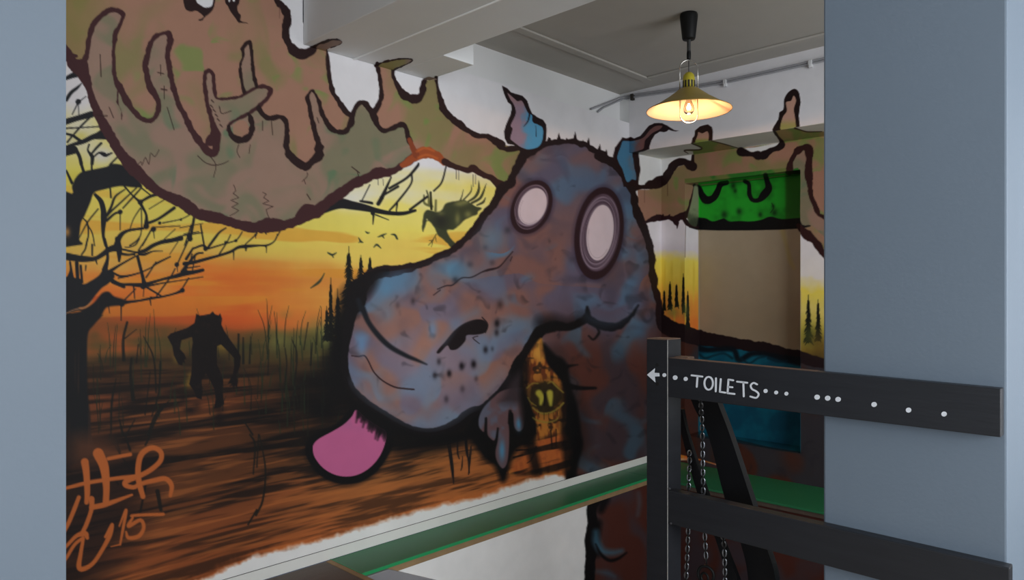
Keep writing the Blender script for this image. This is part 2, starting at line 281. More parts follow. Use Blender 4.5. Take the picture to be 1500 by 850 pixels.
    EDGE_TOP = 'B:120 -260;120 0;165 50;185 100;175 160;175 210;200 270;240 310;290 315;330 295;345 275;415 260;415 285;418 340;425 420;440 500;455 550;490 600;530 655;555 670;575 640;600 605;635 600;665 640;695 660;715 620;735 570;730 490;718 420;710 385;800 380;800 410;810 460;840 520;870 560;910 580;950 575;975 545;980 500;990 470;1060 465;1065 520;1080 580;1100 640;1140 690;1190 725;1240 765;1300 795;1360 800;1400 825;1450 848;S:480 720;700 760;600 900'
    rear = '_:-110 -70;97 -70;' + EDGE_TOP + ';_:735 285;735 272;725 262;705 254;690 250;670 243;650 232;640 226;630 222;615 222;600 235;560 252;520 275;480 300;445 320;400 335;350 335;300 318;260 300;215 270;190 250;165 215;150 180;130 140;118 110;97 85;-110 40'
    poly(rear, ant, label=L_ANT, sharp=True)
    # front antler: greyer inside its tines
    fr = 'A:500 350;515 290;520 230;545 150;590 95;640 60;690 62;722 90;705 140;680 190;672 240;665 300;668 360;668 420;680 470;700 510;725 560;760 620;800 670;850 705;890 705;915 680;928 630;925 590;905 550;875 500;862 440;850 380;865 320;880 260;910 215;955 195;990 200;998 240;985 300;985 360;1000 430;1010 490;1030 560;1050 620;1080 670;1105 730;1140 790;1180 845;1210 890;1250 905;1270 880;1262 845;1265 800;1250 740;1235 680;1215 610;1205 540;1198 480;1205 430;1228 415;1250 440;1252 480;1260 540;1270 575;1330 578;1400 568;1430 548;1415 470;1408 380;1425 330;1425 280;1460 245;1472 290;1480 380;1500 510;B:60 510;85 530;70 570;30 610;15 630;40 670;80 695;130 685;165 700;180 750;180 845;F:175 0;190 50;230 95;290 130;330 95;370 60;365 0;B:365 845;345 770;325 690;310 610;300 570;325 530;350 555;370 600;385 660;410 710;450 760;510 775;540 755;560 710;570 660;600 610;635 605;665 640;690 680;705 720;740 765;790 755;850 730;880 750;890 800;905 845;F:925 50;860 115;780 150;700 160;600 210;500 285;420 350;300 380;240 440;160 460;80 465;0 475;E:1400 470;1310 440;1230 420;1150 400;1070 340;1000 310;920 270;860 220;790 150;720 70;A:650 800;600 700;560 620;530 540;500 450'
    gray = mix(np.broadcast_to(col(146,118,102), CV.shape), col(122,116,92), sm(.40, .66, cloud(36, 131)))
    gray = mix(gray, col(82,116,84), sm(.58, .74, cloud(30, 141))*.7*sm(120, 200, GY))
    poly(fr, gray, label=L_ANT, sharp=True)
    poly(ellipse(353,190,12,14,0), ant)
    M_ = dict(color=MAR, soft=1, wob=1.2, label=L_ANT, lump=.2); K_ = dict(color=(38,20,20), soft=1, wob=1.2, label=L_ANT, lump=.24)
    # outlines of the front antler
    stroke('A:500 345 32;515 290 28;520 230 28;545 150 30;590 95 30;640 60 28;690 62 28;722 90 26;705 140 24;680 190 24;672 240 22;665 300 20;668 360 22;668 420 26;680 470 26;700 510 34;725 560 36;760 620 34;800 670 32;850 705 28;890 705 28;915 680 28;928 630 30;925 590 30;905 550 34;875 500 34;862 440 32;850 380 40;865 320 30;880 260 28;910 215 26;955 195 24;990 200 34;998 240 38;985 300 30;985 360 28;1000 430 30;1010 490 32;1030 560 30;1050 620 28;1080 670 34;1105 730 34;1140 790 36;1180 845 40;1215 885 42;1250 900 40;1268 870 38;1265 820 56;1262 790 60;1250 740 38;1235 680 26;1215 610 24;1205 540 24;1198 480 24;1205 430 24;1228 415 22;1250 440 20;1252 480 20;1260 540 20;1270 575 16;1330 578 16;1400 568 18;1440 548 20;1500 515 20;1540 505 22;B:60 510 24;85 530 24;70 570 24;30 610 26;0 635 22;A:1430 680 20;1370 710 18;1340 735 16;1332 765 14', **M_)
    strokes('A:1430 540 18;1415 470 18;1408 380 18;1425 330 18;1425 280 20;1460 245 22;1472 290 16;1480 380 18;1490 450 20;1502 510 20|A:1340 740 18;1350 785 30;1380 812 38;1425 820 40;1465 790 34;1478 740 28;1468 690 24;1455 665 16|B:15 630 24;40 670 28;80 695 30;130 685 24;165 700 28;180 750 28;180 845 28;F:175 0 28;190 50 35;230 95 40;290 130 46;330 95 45;370 60 50;365 0 40;B:365 845 30;345 770 26;325 690 24;310 610 20;300 570 18;325 530 14;350 555 14;370 600 18;385 660 22;410 710 26;450 760 30;510 775 26;540 755 26;560 710 32;570 660 30;600 610 30;635 605 28;665 640 34;690 680 40;705 720 28;740 765 24;790 755 26;850 730 26;880 750 24;890 800 26;905 845 30', **K_)
    strokes('A:1200 845 1;1240 820 60;1262 790 50', **M_)
    strokes('A:690 540 8;690 600 8;710 650 6;714 700 4', **M_)
    # big lower edge
    stroke('A:300 190 60;385 290 40;430 380 60;490 440 64;525 530 36;550 610 44;590 700 52;640 790 60;675 845 60;E:670 0 54;720 70 62;790 150 72;860 220 60;920 270 50;1000 310 60;1070 340 70;1150 400 60;1230 420 70;1310 440 52;1400 470 56;1490 484 60;F:80 470 84;160 470 55;240 445 60;300 395 96;350 395 70;420 335 62;480 295 60;540 250 60;600 215 60;660 190 50;710 165 66;790 160 40;850 125 40;920 75 50', **M_)
    poly('A:-300 120;397 300;440 345;500 348;520 400;520 520;480 440;440 400;397 360;-300 200', MAR, label=L_ANT)
    stroke('F:860 120 34;925 72 50;990 45 66;1050 62 52;1100 100 40', color=(150,72,36), soft=1.4, wob=1.6, label=L_ANT)
    strokes('F:895 -30 24;915 20 30;935 60 40', color=(128,60,34), wob=1, label=L_ANT)
    strokes('F:940 40 10;985 20 10;1040 36 10|F:950 75 12;1000 60 10;1060 80 10', color=(196,100,44), soft=3, alpha=.7)
    stroke('F:1100 96 36;1140 120 34;1190 137 30;1240 150 34;1270 140 44;1320 172 34;1380 196 34;1410 225 44;1440 245 60', color=(50,26,24), soft=1, wob=1, label=L_ANT)
    # top edge of the rear antler
    stroke('B:60 -260 40;110 -60 30;120 0 30;165 50 40;185 100 45;175 160 45;175 210 40;200 270 42;240 310 60;290 315 55;330 295 40;350 270 20', **K_)
    strokes('B:412 250 14;415 285 14;418 340 18;425 420 20;440 500 26;455 550 30;490 600 28;530 655 30;550 670 32|B:690 655 34;715 620 30;735 570 28;730 490 22;718 420 20;710 372 24;|B:795 390 18;800 410 18;810 460 20;840 520 22;870 560 45;910 580 45;950 575 50;975 545 35;980 500 30;990 470 20|B:1056 455 20;1065 520 20;1080 580 28;1100 640 36;1140 690 30;1190 725 34;1240 765 28;1300 795 26;1360 800 30;1400 825 46;1450 848 34;S:300 700 50;400 740 60;500 730 60;560 740 50;640 790 80', **K_)
    # paint running onto the underside of the beam
    poly('B:345 278;370 255;410 240;440 232;480 232;505 245;490 262;440 280;412 290;380 284', (142,118,106), label=L_ANT)
    strokes('B:345 276 12;370 255 12;410 243 14;440 233 8;480 232 5;505 245 4;490 262 4;440 280 4', **K_)
    poly('B:700 385;740 365;800 352;850 345;900 345;916 356;880 378;812 408;770 402;730 392', mix(np.broadcast_to(col(148,140,88), CV.shape), col(150,130,120), sm(590, 600, GX)), label=83)
    strokes('B:700 384 20;740 366 12;800 352 10;850 345 8;900 345 8;916 356 6;880 378 5;812 408 5', **dict(K_, label=83))
    poly('B:985 466;1015 450;1060 466', (130,110,96), label=84)
    # holes at the very top
    poly('b:0 -200;0 60;60 120;120 110;170 140;210 170;260 140;300 90;320 0;330 -200', (38,20,20), label=L_ANT); poly('b:110 -200;120 0;170 55;220 78;280 65;300 0;300 -200', WHITE, label=0)
    stroke('b:210 172 20;180 205 12;130 212 5', **K_)
    poly('b:400 -300;420 0;450 60;480 120;540 200;570 235;585 160;560 130;548 70;575 0;590 -300', (38,20,20), label=L_ANT)
    poly('b:448 -100;455 0;465 20;475 0;475 -100', WHITE, label=0); poly('b:495 -100;500 5;515 15;525 0;525 -100', WHITE, label=0)
    strokes('b:550 200 30;580 225 20;655 242 5', **K_)
    strokes('b:988 70 8;985 190 8', color=(92,60,52), alpha=.6)
    # little scratches, scars and stitches on the antler
    th = dict(color=(46,26,24), soft=.9, alpha=.85)
    strokes('A:587 320 6;592 450 6|A:940 380 5;942 440 5|A:925 425 8;958 432 8|A:945 522 8;978 528 8|A:962 505 6;962 580 5|A:980 630 5;1020 760 5|A:560 675 5;628 680 7|A:640 630 5;665 690 5|A:1285 625 6;1300 665 5;1355 650 5|B:38 710 5;38 765 5|B:90 710 5;98 790 5|B:358 690 5;368 720 5', **th)
    for a, b in ((1245,595),(1240,625),(1255,650),(1268,678),(1280,705),(1295,738)): strokes('A:%d %d 8;%d %d 5' % (a-6, b-8, a+8, b+6), **th)
    strokes('E:805 115 4;825 100 4;830 120 4;850 75 4;870 115 4;880 50 4;905 70 4;930 30 4|E:1155 65 5;1200 105 5;1250 120 6;1300 112 5;1335 95 4|E:1230 70 5;1262 120 4;1248 190 4|E:1395 0 5;1385 40 4;1402 75 4|E:1462 0 4;1455 50 4', sub=3, **th)
    strokes('E:1365 235 4;1378 270 4;1362 285 4;1395 310 4;1350 325 4;1392 345 4;1355 365 4;1395 385 4;1345 415 4|F:40 280 4;60 290 4;45 310 4;75 330 4;40 345 4;100 362 4;60 380 4;78 430 4|F:560 130 6;605 165 6|F:600 185 6;590 150 4|F:298 290 6;318 322 6|F:300 165 5;300 185 4;270 215 4|F:280 205 4;290 230 4', sub=2, **th)
    # rear antler's far part on the side wall by the moose and on the far walls
    poly('_:934 278;950 278;966 272;976 264;986 247;1001 242;1016 242;1016 217;1076 204;1330 160;1330 400;1240 390;1203 365;1190 352;1172 338;1023 338;1012 322;1000 318;984 320;966 318;950 322;940 326;936 322', ant, label=L_ANT, sharp=True)
    far_top = 'l:480 850 30;530 830 40;600 810 50;680 800 44;760 720 50;810 650 50;850 600 54;900 580 56;950 570 60;1000 600 50;1060 630 80'
    stroke(far_top, color=(34,16,16), wob=.6, lump=.34, k=1.22, label=L_ANT)
    stroke('G:715 262 30;740 245 24;800 243 26;860 218 50;900 190 40;930 130 30;960 105 24', color=(34,16,16), wob=.6, lump=.34, k=1.22, label=L_ANT)
    poly('G:740 40;870 80;1056 60;1060 110;1000 90;950 105;900 190;860 212;800 235;738 240', (220,222,222), label=0, sharp=True)
    stroke(far_top, color=(34,16,16), wob=.6, lump=.34, k=1.22, label=L_ANT)
    stroke('G:725 250 24;800 243 26;860 218 50;900 190 36;930 140 30;960 108 26;1000 98 26;1050 126 44', color=(34,16,16), wob=.6, lump=.34, k=1.22, label=L_ANT)
    strokes('G:1060 40 14;1056 90 18;1058 125 28', color=(34,16,16), label=L_ANT)
    # board in the window recess: bare above the moose's back, green glow at its head
    board = mix(np.broadcast_to(col(166,152,128), CV.shape), col(150,132,106), sm(330, 500, GY+(n_big-.5)*60))
    poly('_:1023 262;1173 244;1173 668;1023 645', board, label=0, sharp=True, soft=.7)
    stroke('H:85 500 30;110 600 20;130 680 24;150 720 16', color=(170,152,96), soft=5, alpha=.7)
    grn = mix(np.broadcast_to(col(38,168,44), CV.shape), col(30,130,34), sm(.4, .8, n_mid))
    grn = mix(grn, col(40,96,26), sm(1148, 1153, GX)*.8)  # right end darker: shadow of the recess side put into the green
    poly('_:1023 262;1173 244;1173 334;1023 334', grn, label=L_ANT, sharp=True, soft=.7)
    poly('_:1003 262;1173 244;1173 251.5;1023 268;1003 268', mix(np.broadcast_to(col(104,116,60), CV.shape), col(40,110,36), sm(.4,.6,n_mid)), label=L_ANT, sharp=True, soft=.7)
    strokes('i:250 484 10;450 466 8;620 446 8;740 430 8;900 412 7', color=(150,140,96), soft=1.2, label=L_ANT)
    poly('i:215 745;255 740;290 745;340 768;400 752;430 745;470 768;540 765;640 768;720 755;790 730;880 750;1040 745;1040 822;215 832', (10,10,12), soft=1.2, label=L_ANT)
    strokes('i:200 488 30;235 505 34;255 560 46;290 600 62;345 585 52;380 530 46;400 482 46;450 466 34|i:590 455 34;622 480 30;625 550 32;650 600 34;700 600 36;740 560 58;775 510 54;762 450 40;750 405 34|i:915 385 20;1020 385 26', color=(9,10,12), wob=.5, label=L_ANT)
    for x, y, r in ((500,490,20),(515,530,14),(430,715,24),(545,690,20),(710,715,16),(810,650,12),(820,700,20)): blob(980+x/5.313, 180+y/5.313, r/5, r/4, (12,40,16), .8)
    strokes('i:800 625 5;815 660 5;790 700 4', color=(12,30,14))
    # ------------------------------------------------ moose
    n1 = cloud(36, 151, 1); n2 = cloud(30, 161, 1); n3 = cloud(24, 171, 1, 1.6); n4 = cloud(20, 175, 1)
    fur = mix(np.broadcast_to(col(92,84,102), CV.shape), col(122,86,80), sm(.30, .68, n1))
    fur = mix(fur, col(78,116,146), sm(.48, .80, n2)*.8)
    fur = mix(fur, col(66,60,74), sm(.50, .84, n4)*.5)
    brow = np.exp(-((GX-860)/70)**2-((GY-270)/60)**2); fur = mix(fur, col(76,84,108), brow*.5)
    nose = np.exp(-((GX-640)/115)**2-((GY-530)/95)**2)
    fur = mix(fur, mix(np.broadcast_to(col(138,120,130), CV.shape), col(160,116,100), sm(.32, .64, n1)), nose*.9)
    fur = mix(fur, col(104,140,168), nose*sm(.52, .80, n2)*.5)
    neck = sm(430, 540, GY-(GX-880)*.2)*sm(760, 850, GX)
    bodyc = mix(np.broadcast_to(col(60,46,50), CV.shape), col(80,44,36), sm(.30, .68, n3))
    bodyc = mix(bodyc, col(56,88,106), sm(.54, .8, n2)*.6)
    fur = mix(fur, bodyc, neck)
    back = sm(930, 1000, GX); backc = mix(np.broadcast_to(col(70,36,26), CV.shape), col(50,46,50), sm(.40, .64, n3))
    fur = mix(fur, backc, back)
    teal = mix(np.broadcast_to(col(12,92,112), CV.shape), col(8,70,92), sm(.3, .7, n_mid))
    win = sm(1022, 1024, GX)*sm(1173.5, 1172, GX)*sm(648+(0), 644, GY-(GX-1072)*.17)
    fur = mix(fur, teal, win)
    fur = mix(fur, col(26,24,30), sm(.60, .80, cloud(14, 181))*.35*(1-win))
    # black spray halo round the nose and chin
    H_ = dict(color=(9,7,8), label=None)
    stroke('J:640 -20 90;560 60 130;530 180 110;500 320 110;480 420 110;490 520 120;530 620 120;600 690 110;700 750 100;820 800 90;950 840 90;1080 850 90;1200 800 90', soft=26, alpha=.95, **H_)
    stroke('J:470 500 150;440 620 160;420 720 120', soft=40, alpha=.85, **H_)
    stroke('F:820 745 20;700 770 60;J:600 60 60;520 160 80;490 300 90;480 400 80', soft=12, alpha=.9, **H_)
    poly('f:620 80;540 190;420 290;280 350;200 400;170 480;190 570;270 680;380 750;530 790;660 760;780 680;870 560;930 420;960 300;1093 330;1093 260;900 160;700 20', (8,7,8), soft=14, alpha=.97)
    poly('J:700 700;900 800;1200 800;1400 640;1500 600;1500 800;1250 900;900 960;700 900', (9,7,8), soft=22, alpha=.95)
    poly('a:540 60;440 130;380 300;440 420;540 560;640 640;690 760;740 740;790 560;860 460;960 420;1060 200;960 -200;600 -100', (8,7,8), soft=9, alpha=.97)
    body = full(polymask('S:560 780;640 790;700 760;740 740;870 675;960 665;1050 660;1130 660;1200 685;1270 705;1340 745;1400 775;G:500 70;560 90;610 120;650 180;690 240;712 300;722 370;748 440;770 490;798 570;816 650;818 730;825 810;845 880;K:870 150;900 210;980 240;1080 275;1180 295;1300 315;1400 330;1500 345;L:100 375;190 395;320 440;900 560;900 1700;O:1500 300;1000 120;780 130;600 180;430 240;330 300;320 200;O:350 50;K:330 848;320 700;300 600;250 520;200 430;175 290;130 290;90 360;40 440;0 510;J:1450 590;1400 640;1330 695;1260 725;1180 785;1100 820;1000 835;900 815;800 765;720 715;640 665;560 590;530 500;525 400;545 300;560 180;590 90;610 0;F:600 820;660 770;720 745;800 738;900 720;980 695;1060 655;1130 625;1190 585;1240 535;1290 485;1320 425;1370 375;1400 325;1440 260', soft=1.2))
    put((0, 0, SW, SH), body, fur, None, L_MOOSE)
    B_ = dict(color=(14,10,12), soft=1.4, wob=1., label=L_MOOSE)
    K2 = dict(color=(30,16,18), soft=1.1, wob=1.2, label=L_MOOSE, lump=.22)
    stroke('S:620 800 70;700 760 60;740 735 50;800 695 50;870 672 46;950 662 50;1050 656 50;1130 655 60;1200 680 60;1270 700 56;1340 745 60;1400 775 60;1470 800 50;G:500 70 44;560 90 45;610 120 50;650 178 46;690 240 40;712 295 36;722 365 40;748 435 46;770 485 46;798 565 42;816 645 38;818 725 34;825 805 30;845 870 36;K:862 80 34;868 150 50;900 210 84;980 246 100;1080 276 92;1180 294 76;1300 312 68;1400 328 60;1500 343 60;L:100 372 60;190 392 70;320 430 60;700 500 60', **K2)
    for q in ('S:940 645;965 560;990 645','S:1118 645;1145 545;1168 650','S:1205 680;1230 638;1242 690','S:1255 700;1295 612;1308 710','S:1385 755;1420 680;1428 765','S:830 660;850 608;875 620;885 660','S:1040 640;1050 612;1065 640','S:1460 790;1490 740;1500 800','G:480 60;500 30;520 80','G:520 70;545 50;560 90'):
        poly(q, (30,16,18), sharp=True, label=L_MOOSE)
    stroke('S:560 760 60;600 800 90;G:80 30 60;50 100 50;20 150 44;0 190 40;F:1490 225 44;1455 245 60;1430 270 50;1405 320 40;1372 372 42;1322 425 46;1290 483 44;1240 533 40;1190 582 34;1130 625 36;1060 655 36;980 695 38;900 718 50;800 738 62;720 745 64;660 775 64;610 820 70', **K2)
    stroke('F:760 745 40;690 765 60;640 800 80;590 850 110;J:590 60 110;560 130 70;540 230 60;525 330 44;520 420 40;530 500 44;570 585 40;640 655 40;720 708 40;800 758 40;900 810 40;1000 832 44;1100 818 50;1180 780 60;1260 722 66;1330 690 40;1400 632 50;1450 582 50;1500 520 60;K:40 440 80;90 360 60;130 285 60;170 240 60', **B_)
    stroke('F:720 770 20;680 820 60;J:610 60 60;580 140 40', color=(14,10,12), soft=12, alpha=.8, clip=body)
    # chin line, cheek and neck
    strokes('K:150 260 60;170 235 60;250 212 60;330 218 40;400 190 44;440 158 40;440 100 14|K:440 165 50;500 200 44;570 218 50;640 202 40;700 150 25;740 90 8', color=(10,7,9), soft=3, wob=1, clip=None, label=L_MOOSE)
    stroke('K:180 200 90;240 180 70;330 190 40;410 160 40', color=(10,7,9), soft=16, alpha=.7, clip=body)
    strokes('K:450 270 8;478 290 10;510 250 14;500 225 10|K:310 455 26;340 445 16;385 438 4|K:310 560 40;400 575 24;490 575 14', color=(12,8,9), soft=3)
    stroke('K:180 330 40;230 420 90;280 450 90;300 560 80;340 660 70;350 760 90;360 848 90;O:370 60 90;350 150 80;345 230 60;335 262 40', color=(8,6,7), soft=6, label=L_MOOSE)
    stroke('K:230 400 60;330 620 60;380 800 60;O:380 100 60', color=(8,6,7), soft=40, alpha=.75)
    blob(750+370/3.989, 637+250/3.989, 9, 5, (10,8,9), .9)
    # snout creases, whisker spots, nostril
    stroke('J:625 110 34;660 190 28;720 270 30;790 335 28;880 385 24;940 410 18;1000 436 6', color=(22,24,30), soft=3.2)
    stroke('J:600 60 30;615 110 30', color=(22,24,30), soft=4)
    strokes('J:560 385 6;600 390 8;635 385 8;660 420 8;690 480 8;740 530 8;810 568 9;870 578 9;925 583 9', color=(44,26,28))
    strokes('F:1060 845 6;1110 825 7;1150 820 8;1200 780 9;1260 775 8;1320 745 8;1360 732 14;1420 715 9;1470 660 7;1500 625 6|J:1040 30 5;1080 0 6', color=(40,24,28))
    stroke('G:0 655 5;-10 680 5', color=(40,24,28))
    poly('J:1060 360;1110 300;1160 240;1220 195;1290 172;1340 180;1360 215;1340 250;1290 262;1235 265;1225 300;1180 345;1140 350;1120 325;1075 370', (22,14,16), soft=1.6, label=L_NOSE)
    stroke('J:1325 160 6;1358 200 5;1345 250 5', color=(20,14,16)); stroke('J:1300 270 5;1270 280 5;1290 300 5;1310 315 4', color=(30,20,22), sub=2)
    stroke('J:1100 300 30;1180 190 30;1290 130 40', color=(100,120,140), soft=14, alpha=.5, clip=body)
    for x, y, r, a in ((1205,445,14,1),(1275,435,15,1),(1132,490,14,.95),(1072,420,13,.6),(1048,500,14,.6),(1345,350,14,.8),(1412,195,16,.95),(1410,250,14,.7),(1115,640,14,.5),(1210,580,14,.4),(1290,520,12,.4),(1385,345,10,.4),(920,65,14,.5),(1430,85,18,.5),(830,90,14,.3)):
        blob(375+x/4, 425+y/4, r/4, r/4*1.5, (20,14,18), a)
    for x, y, r, a in ((1165,790,16,.8),(1250,700,16,.5),(1380,690,14,.4),(1470,500,20,.5),(1340,600,14,.4)): blob(375+x/3.989, 212+y/3.989, r/3.5, r/3.5, (26,22,30), a)
    # belly of the snout: pale rim light colour of the paint
    stroke('J:580 540 20;660 620 30;760 690 34;880 750 34;1000 785 34;1120 765 34;1240 690 30;1350 590 30;1440 490 24', color=(118,134,154), soft=26, alpha=.55, clip=body)
    blob(375+620/4, 425+330/4, 8, 16, (96,146,190), .6, clip=body); blob(375+1035/4, 425+230/4, 7, 14, (96,146,190), .6, clip=body)
    blob(585, 408, 20, 16, (84,128,160), .5, clip=body); blob(665, 395, 26, 16, (84,140,170), .55, clip=body); blob(720,350,20,22,(84,140,170),.5,clip=body)
    blob(375+760/4, 425+0/4, 12, 16, (84,140,176), .5, clip=body)
    stroke('K:430 140 1;470 175 24;560 200 24;650 170 24;720 90 20', color=(90,120,150), soft=26, alpha=.45, clip=body)
    # dark scallops along the back inside the recess
    wm = full(polymask('_:1023 262;1173 244;1173 668;1023 645', sharp=True))
    stroke('K:1090 340 40;1150 352 30;1230 345 30;1300 352 30;1330 410 30;1400 375 30;1460 372 26;1500 378 26;L:90 400 40;190 420 50', color=(6,16,24), soft=4, alpha=.95, clip=wm)
    strokes('K:1090 370 16;1130 400 14;1180 385 10;1240 372 10;1290 400 14|K:1340 400 14;1390 430 10;1440 400 10;1480 390 10|L:0 400 12;60 420 12;110 415 12', color=(6,40,52), soft=3, alpha=.9, clip=wm)
    strokes('_:1023 640 3;1072 644 3;1124 656 3;1173 664 3', color=(20,34,40), soft=2, alpha=.8)
    # ears / horns
    poly('S:340 40;400 70;440 115;500 135;570 155;620 210;640 280;670 350;720 385;790 415;825 470;830 540;820 640;800 690;740 740;640 760;540 740;470 690;400 680;370 620;365 540;385 470;430 370;445 310;440 250;400 220;375 160;350 90', (30,16,18), wob=.6, label=L_EAR1, sharp=True)
    ear = mix(np.broadcast_to(col(146,124,138), CV.shape), col(74,150,190), sm(760, 780, GX+(n_sm-.5)*20)*.9)
    ear = mix(ear, col(150,116,116), sm(160, 145, GY)*.7)
    poly('S:400 120;460 170;510 210;555 205;590 270;630 340;670 370;680 440;740 470;790 510;785 640;740 710;640 742;550 720;470 660;430 620;455 520;435 480;480 380;490 320;470 250;430 190', ear, wob=.5, label=L_EAR1)
    strokes('S:645 345 18;625 430 14;580 490 5|S:710 480 5;715 600 5', color=(30,20,30), label=L_EAR1)
    poly('l:65 560;75 470;95 390;150 320;185 262;230 280;290 262;330 280;410 250;460 190;520 120;580 90;680 88;740 115;790 150;830 178;885 183;850 192;800 182;760 170;740 190;700 202;650 195;590 230;545 300;520 380;520 425;450 440;385 455;395 550;410 680;395 760;380 880;200 880;180 760;120 650;80 600', (32,14,16), wob=.5, label=L_EAR2, sharp=True)
    e2 = mix(np.broadcast_to(col(66,116,148), CV.shape), col(120,82,78), sm(914, 946, GX+(220-GY)*.3+(n_sm-.5)*26))
    poly('l:120 500;165 380;190 315;250 310;320 310;400 290;450 265;490 220;540 160;600 125;680 122;650 165;560 210;510 260;465 310;450 400;380 435;310 465;325 560;335 650;360 750;350 800;300 790;240 820;190 680;130 560', e2, wob=.4, label=L_EAR2)
    # eyes
    for cx, cy, o, m, i_, tl, lb in ((778.5,303.5,(28.5,41),(22,32),(19.5,28),.42,L_EYE1), (877.5,342,(35.5,68),(28.5,57),(19.5,41),.13,L_EYE2)):
        poly(ellipse(cx, cy, o[0]+3, o[1]+3, tl), (50,40,60), soft=7, alpha=.6)
        poly(ellipse(cx, cy, o[0], o[1], tl), (42,22,28), soft=1.6, label=lb)
        poly(ellipse(cx+1, cy-1, m[0], m[1], tl), (96,78,92), soft=2.5)
        for q in range(7):
            f = i_[0]/m[0]+(1-i_[0]/m[0])*q/6.5
            P = ellipse(cx+rng.normal(0, .8), cy+rng.normal(0, 1.5), m[0]*f, m[1]*f, tl+rng.normal(0, .03), w=rng.uniform(.8, 2.))
            P = np.vstack([P, P[:1]]); stroke(P, (150,134,148) if q % 2 else (60,42,54), soft=1.4, alpha=.7)
        poly(ellipse(cx+1.5, cy-1, i_[0], i_[1], tl), (206,190,196), soft=1.6)
        P = ellipse(cx+1, cy+1, i_[0]*.86, i_[1]*.86, tl, w=.7); stroke(P[4:22], (150,134,142), soft=1, alpha=.7)
    # tongue
    tong = mix(np.broadcast_to(col(184,92,134), CV.shape), col(150,92,130), sm(.4, .7, n_mid)*.5*sm(640, 610, GY))
    stroke('f:600 120 60;540 190 60;470 265 60;380 320 60;270 370 60;205 430 60;200 500 60;225 570 60;300 670 60;410 735 60;530 755 60;650 735 60;770 660 60;850 560 60;905 450 60;915 330 60', color=(8,7,8), soft=3)
    tm = 'f:620 125;585 175;560 205;500 260;400 320;290 380;240 430;232 480;250 550;320 640;420 700;530 720;640 700;740 640;820 550;870 440;885 330;830 285;760 240;690 190'
    poly(tm, tong, soft=1.1, label=L_TONGUE)
    tk = full(polymask(tm))
    for i in range(26):
        t = i/25; x = 640+t*250; y = 110+t*210; L = rng.uniform(40, 130)
        stroke(pts('f:%f %f 40;%f %f 26;%f %f 8' % (x, y-20, x-8, y+L*.5, x-22, y+L)), (14,8,12), soft=4, alpha=.8, clip=tk)
    # drooping hoof hand
    hf = mix(np.broadcast_to(col(100,74,76), CV.shape), col(92,92,106), sm(.45, .65, n_mid))
    poly('R:430 -60;640 -90;640 0;665 150;665 260;650 350;600 392;560 360;545 300;540 210;520 180;490 190;485 280;495 400;490 600;470 740;430 798;390 770;350 690;345 600;370 480;365 350;350 440;330 490;300 480;255 420;250 260;235 250;222 390;190 380;160 330;165 230;220 120;320 20', hf, soft=1.8, label=L_HOOF)
    for q in ((415,600,34,120),(600,310,34,70)): blob(680+q[0]/7.5, 580+q[1]/7.5, q[2]/7.5, q[3]/7.5, (72,136,172), .85)
    poly('Q:430 820;520 640;640 560;650 700;640 900;400 900', (52,42,46), soft=14, alpha=.9)
    strokes('R:505 170 30;500 230 26;490 300 16|R:238 250 20;232 400 24|R:372 360 16;360 450 20', color=(12,9,10), soft=3, label=L_HOOF)
    # glow of the swamp between the legs, with a grinning imp
    gl = mix(np.broadcast_to(col(176,110,44), CV.shape), col(104,50,24), sm(.4, .7, fbm(GX/4, GY/12, 201, 2)))
    gl = mix(gl, col(40,26,16), sm(.6, .8, fbm(GX/7, GY/7, 211, 2))*.8)
    poly('Q:840 195;855 260;880 380;920 480;980 560;1060 650;1100 750;R:1120 0;1120 300;1060 400;1100 560;1130 700;1160 800;1000 860;500 860;560 780;780 560;790 300;730 100;690 0;Q:655 780;650 600;660 470;740 320', gl, soft=3.5, label=L_SKY)
    poly('Q:840 210;850 300;870 400;830 440;760 380;770 310', (208,156,66), soft=10, alpha=.7)
    poly('R:700 560;1100 420;1160 800;900 850;520 850', mix(np.broadcast_to(col(180,92,44), CV.shape), col(30,18,14), sm(.45, .62, st1)), soft=8, alpha=.85)
    strokes('R:560 460 8;730 470 14;720 480 8|R:600 530 10;750 520 10|R:570 600 20;720 590 14|R:540 680 20;640 650 14|R:790 560 16;740 700 10;690 740 6|R:950 380 14;965 560 12;955 580 8|R:1010 370 10;1010 560 8', color=(16,10,10), soft=1.6)
    blob(800, 583, 18, 22, (60,50,20), .9)
    stroke('_:770 530 10;768 580 14;775 640 16;786 690 14', color=(12,9,9), soft=8, alpha=.8)
    stroke('_:828 560 12;830 620 18;834 690 16', color=(12,9,9), soft=8, alpha=.8)
    poly('Q:740 720;880 670;1000 700;1060 780;R:1080 0;1060 60;900 200;780 120;720 30', (34,28,14), soft=5, alpha=.85, label=L_IMP)
    strokes('R:820 -30 70;850 20 60;840 90 30|R:940 -30 70;945 20 60;950 100 30', color=(168,158,58), soft=3.5, label=L_IMP)
    strokes('Q:690 740 10;750 690 12;810 690 10|Q:920 690 8;960 670 14;1010 720 14;1090 790 10|R:755 130 14;800 170 14;870 195 16;960 180 14;1040 130 14;1090 80 18|R:755 240 10;780 260 12;850 285 14;910 292 12;1000 270 12;1040 230 8|R:700 20 8;730 70 8;790 110 6', color=(140,124,48), soft=2.5, label=L_IMP)
    strokes('R:880 190 6;880 260 6|R:930 190 6;930 260 6|R:980 180 6;980 250 6|R:820 190 6;825 240 6|R:1030 150 6;1020 220 6|R:885 -20 26;885 60 20;880 110 10', color=(20,14,10))
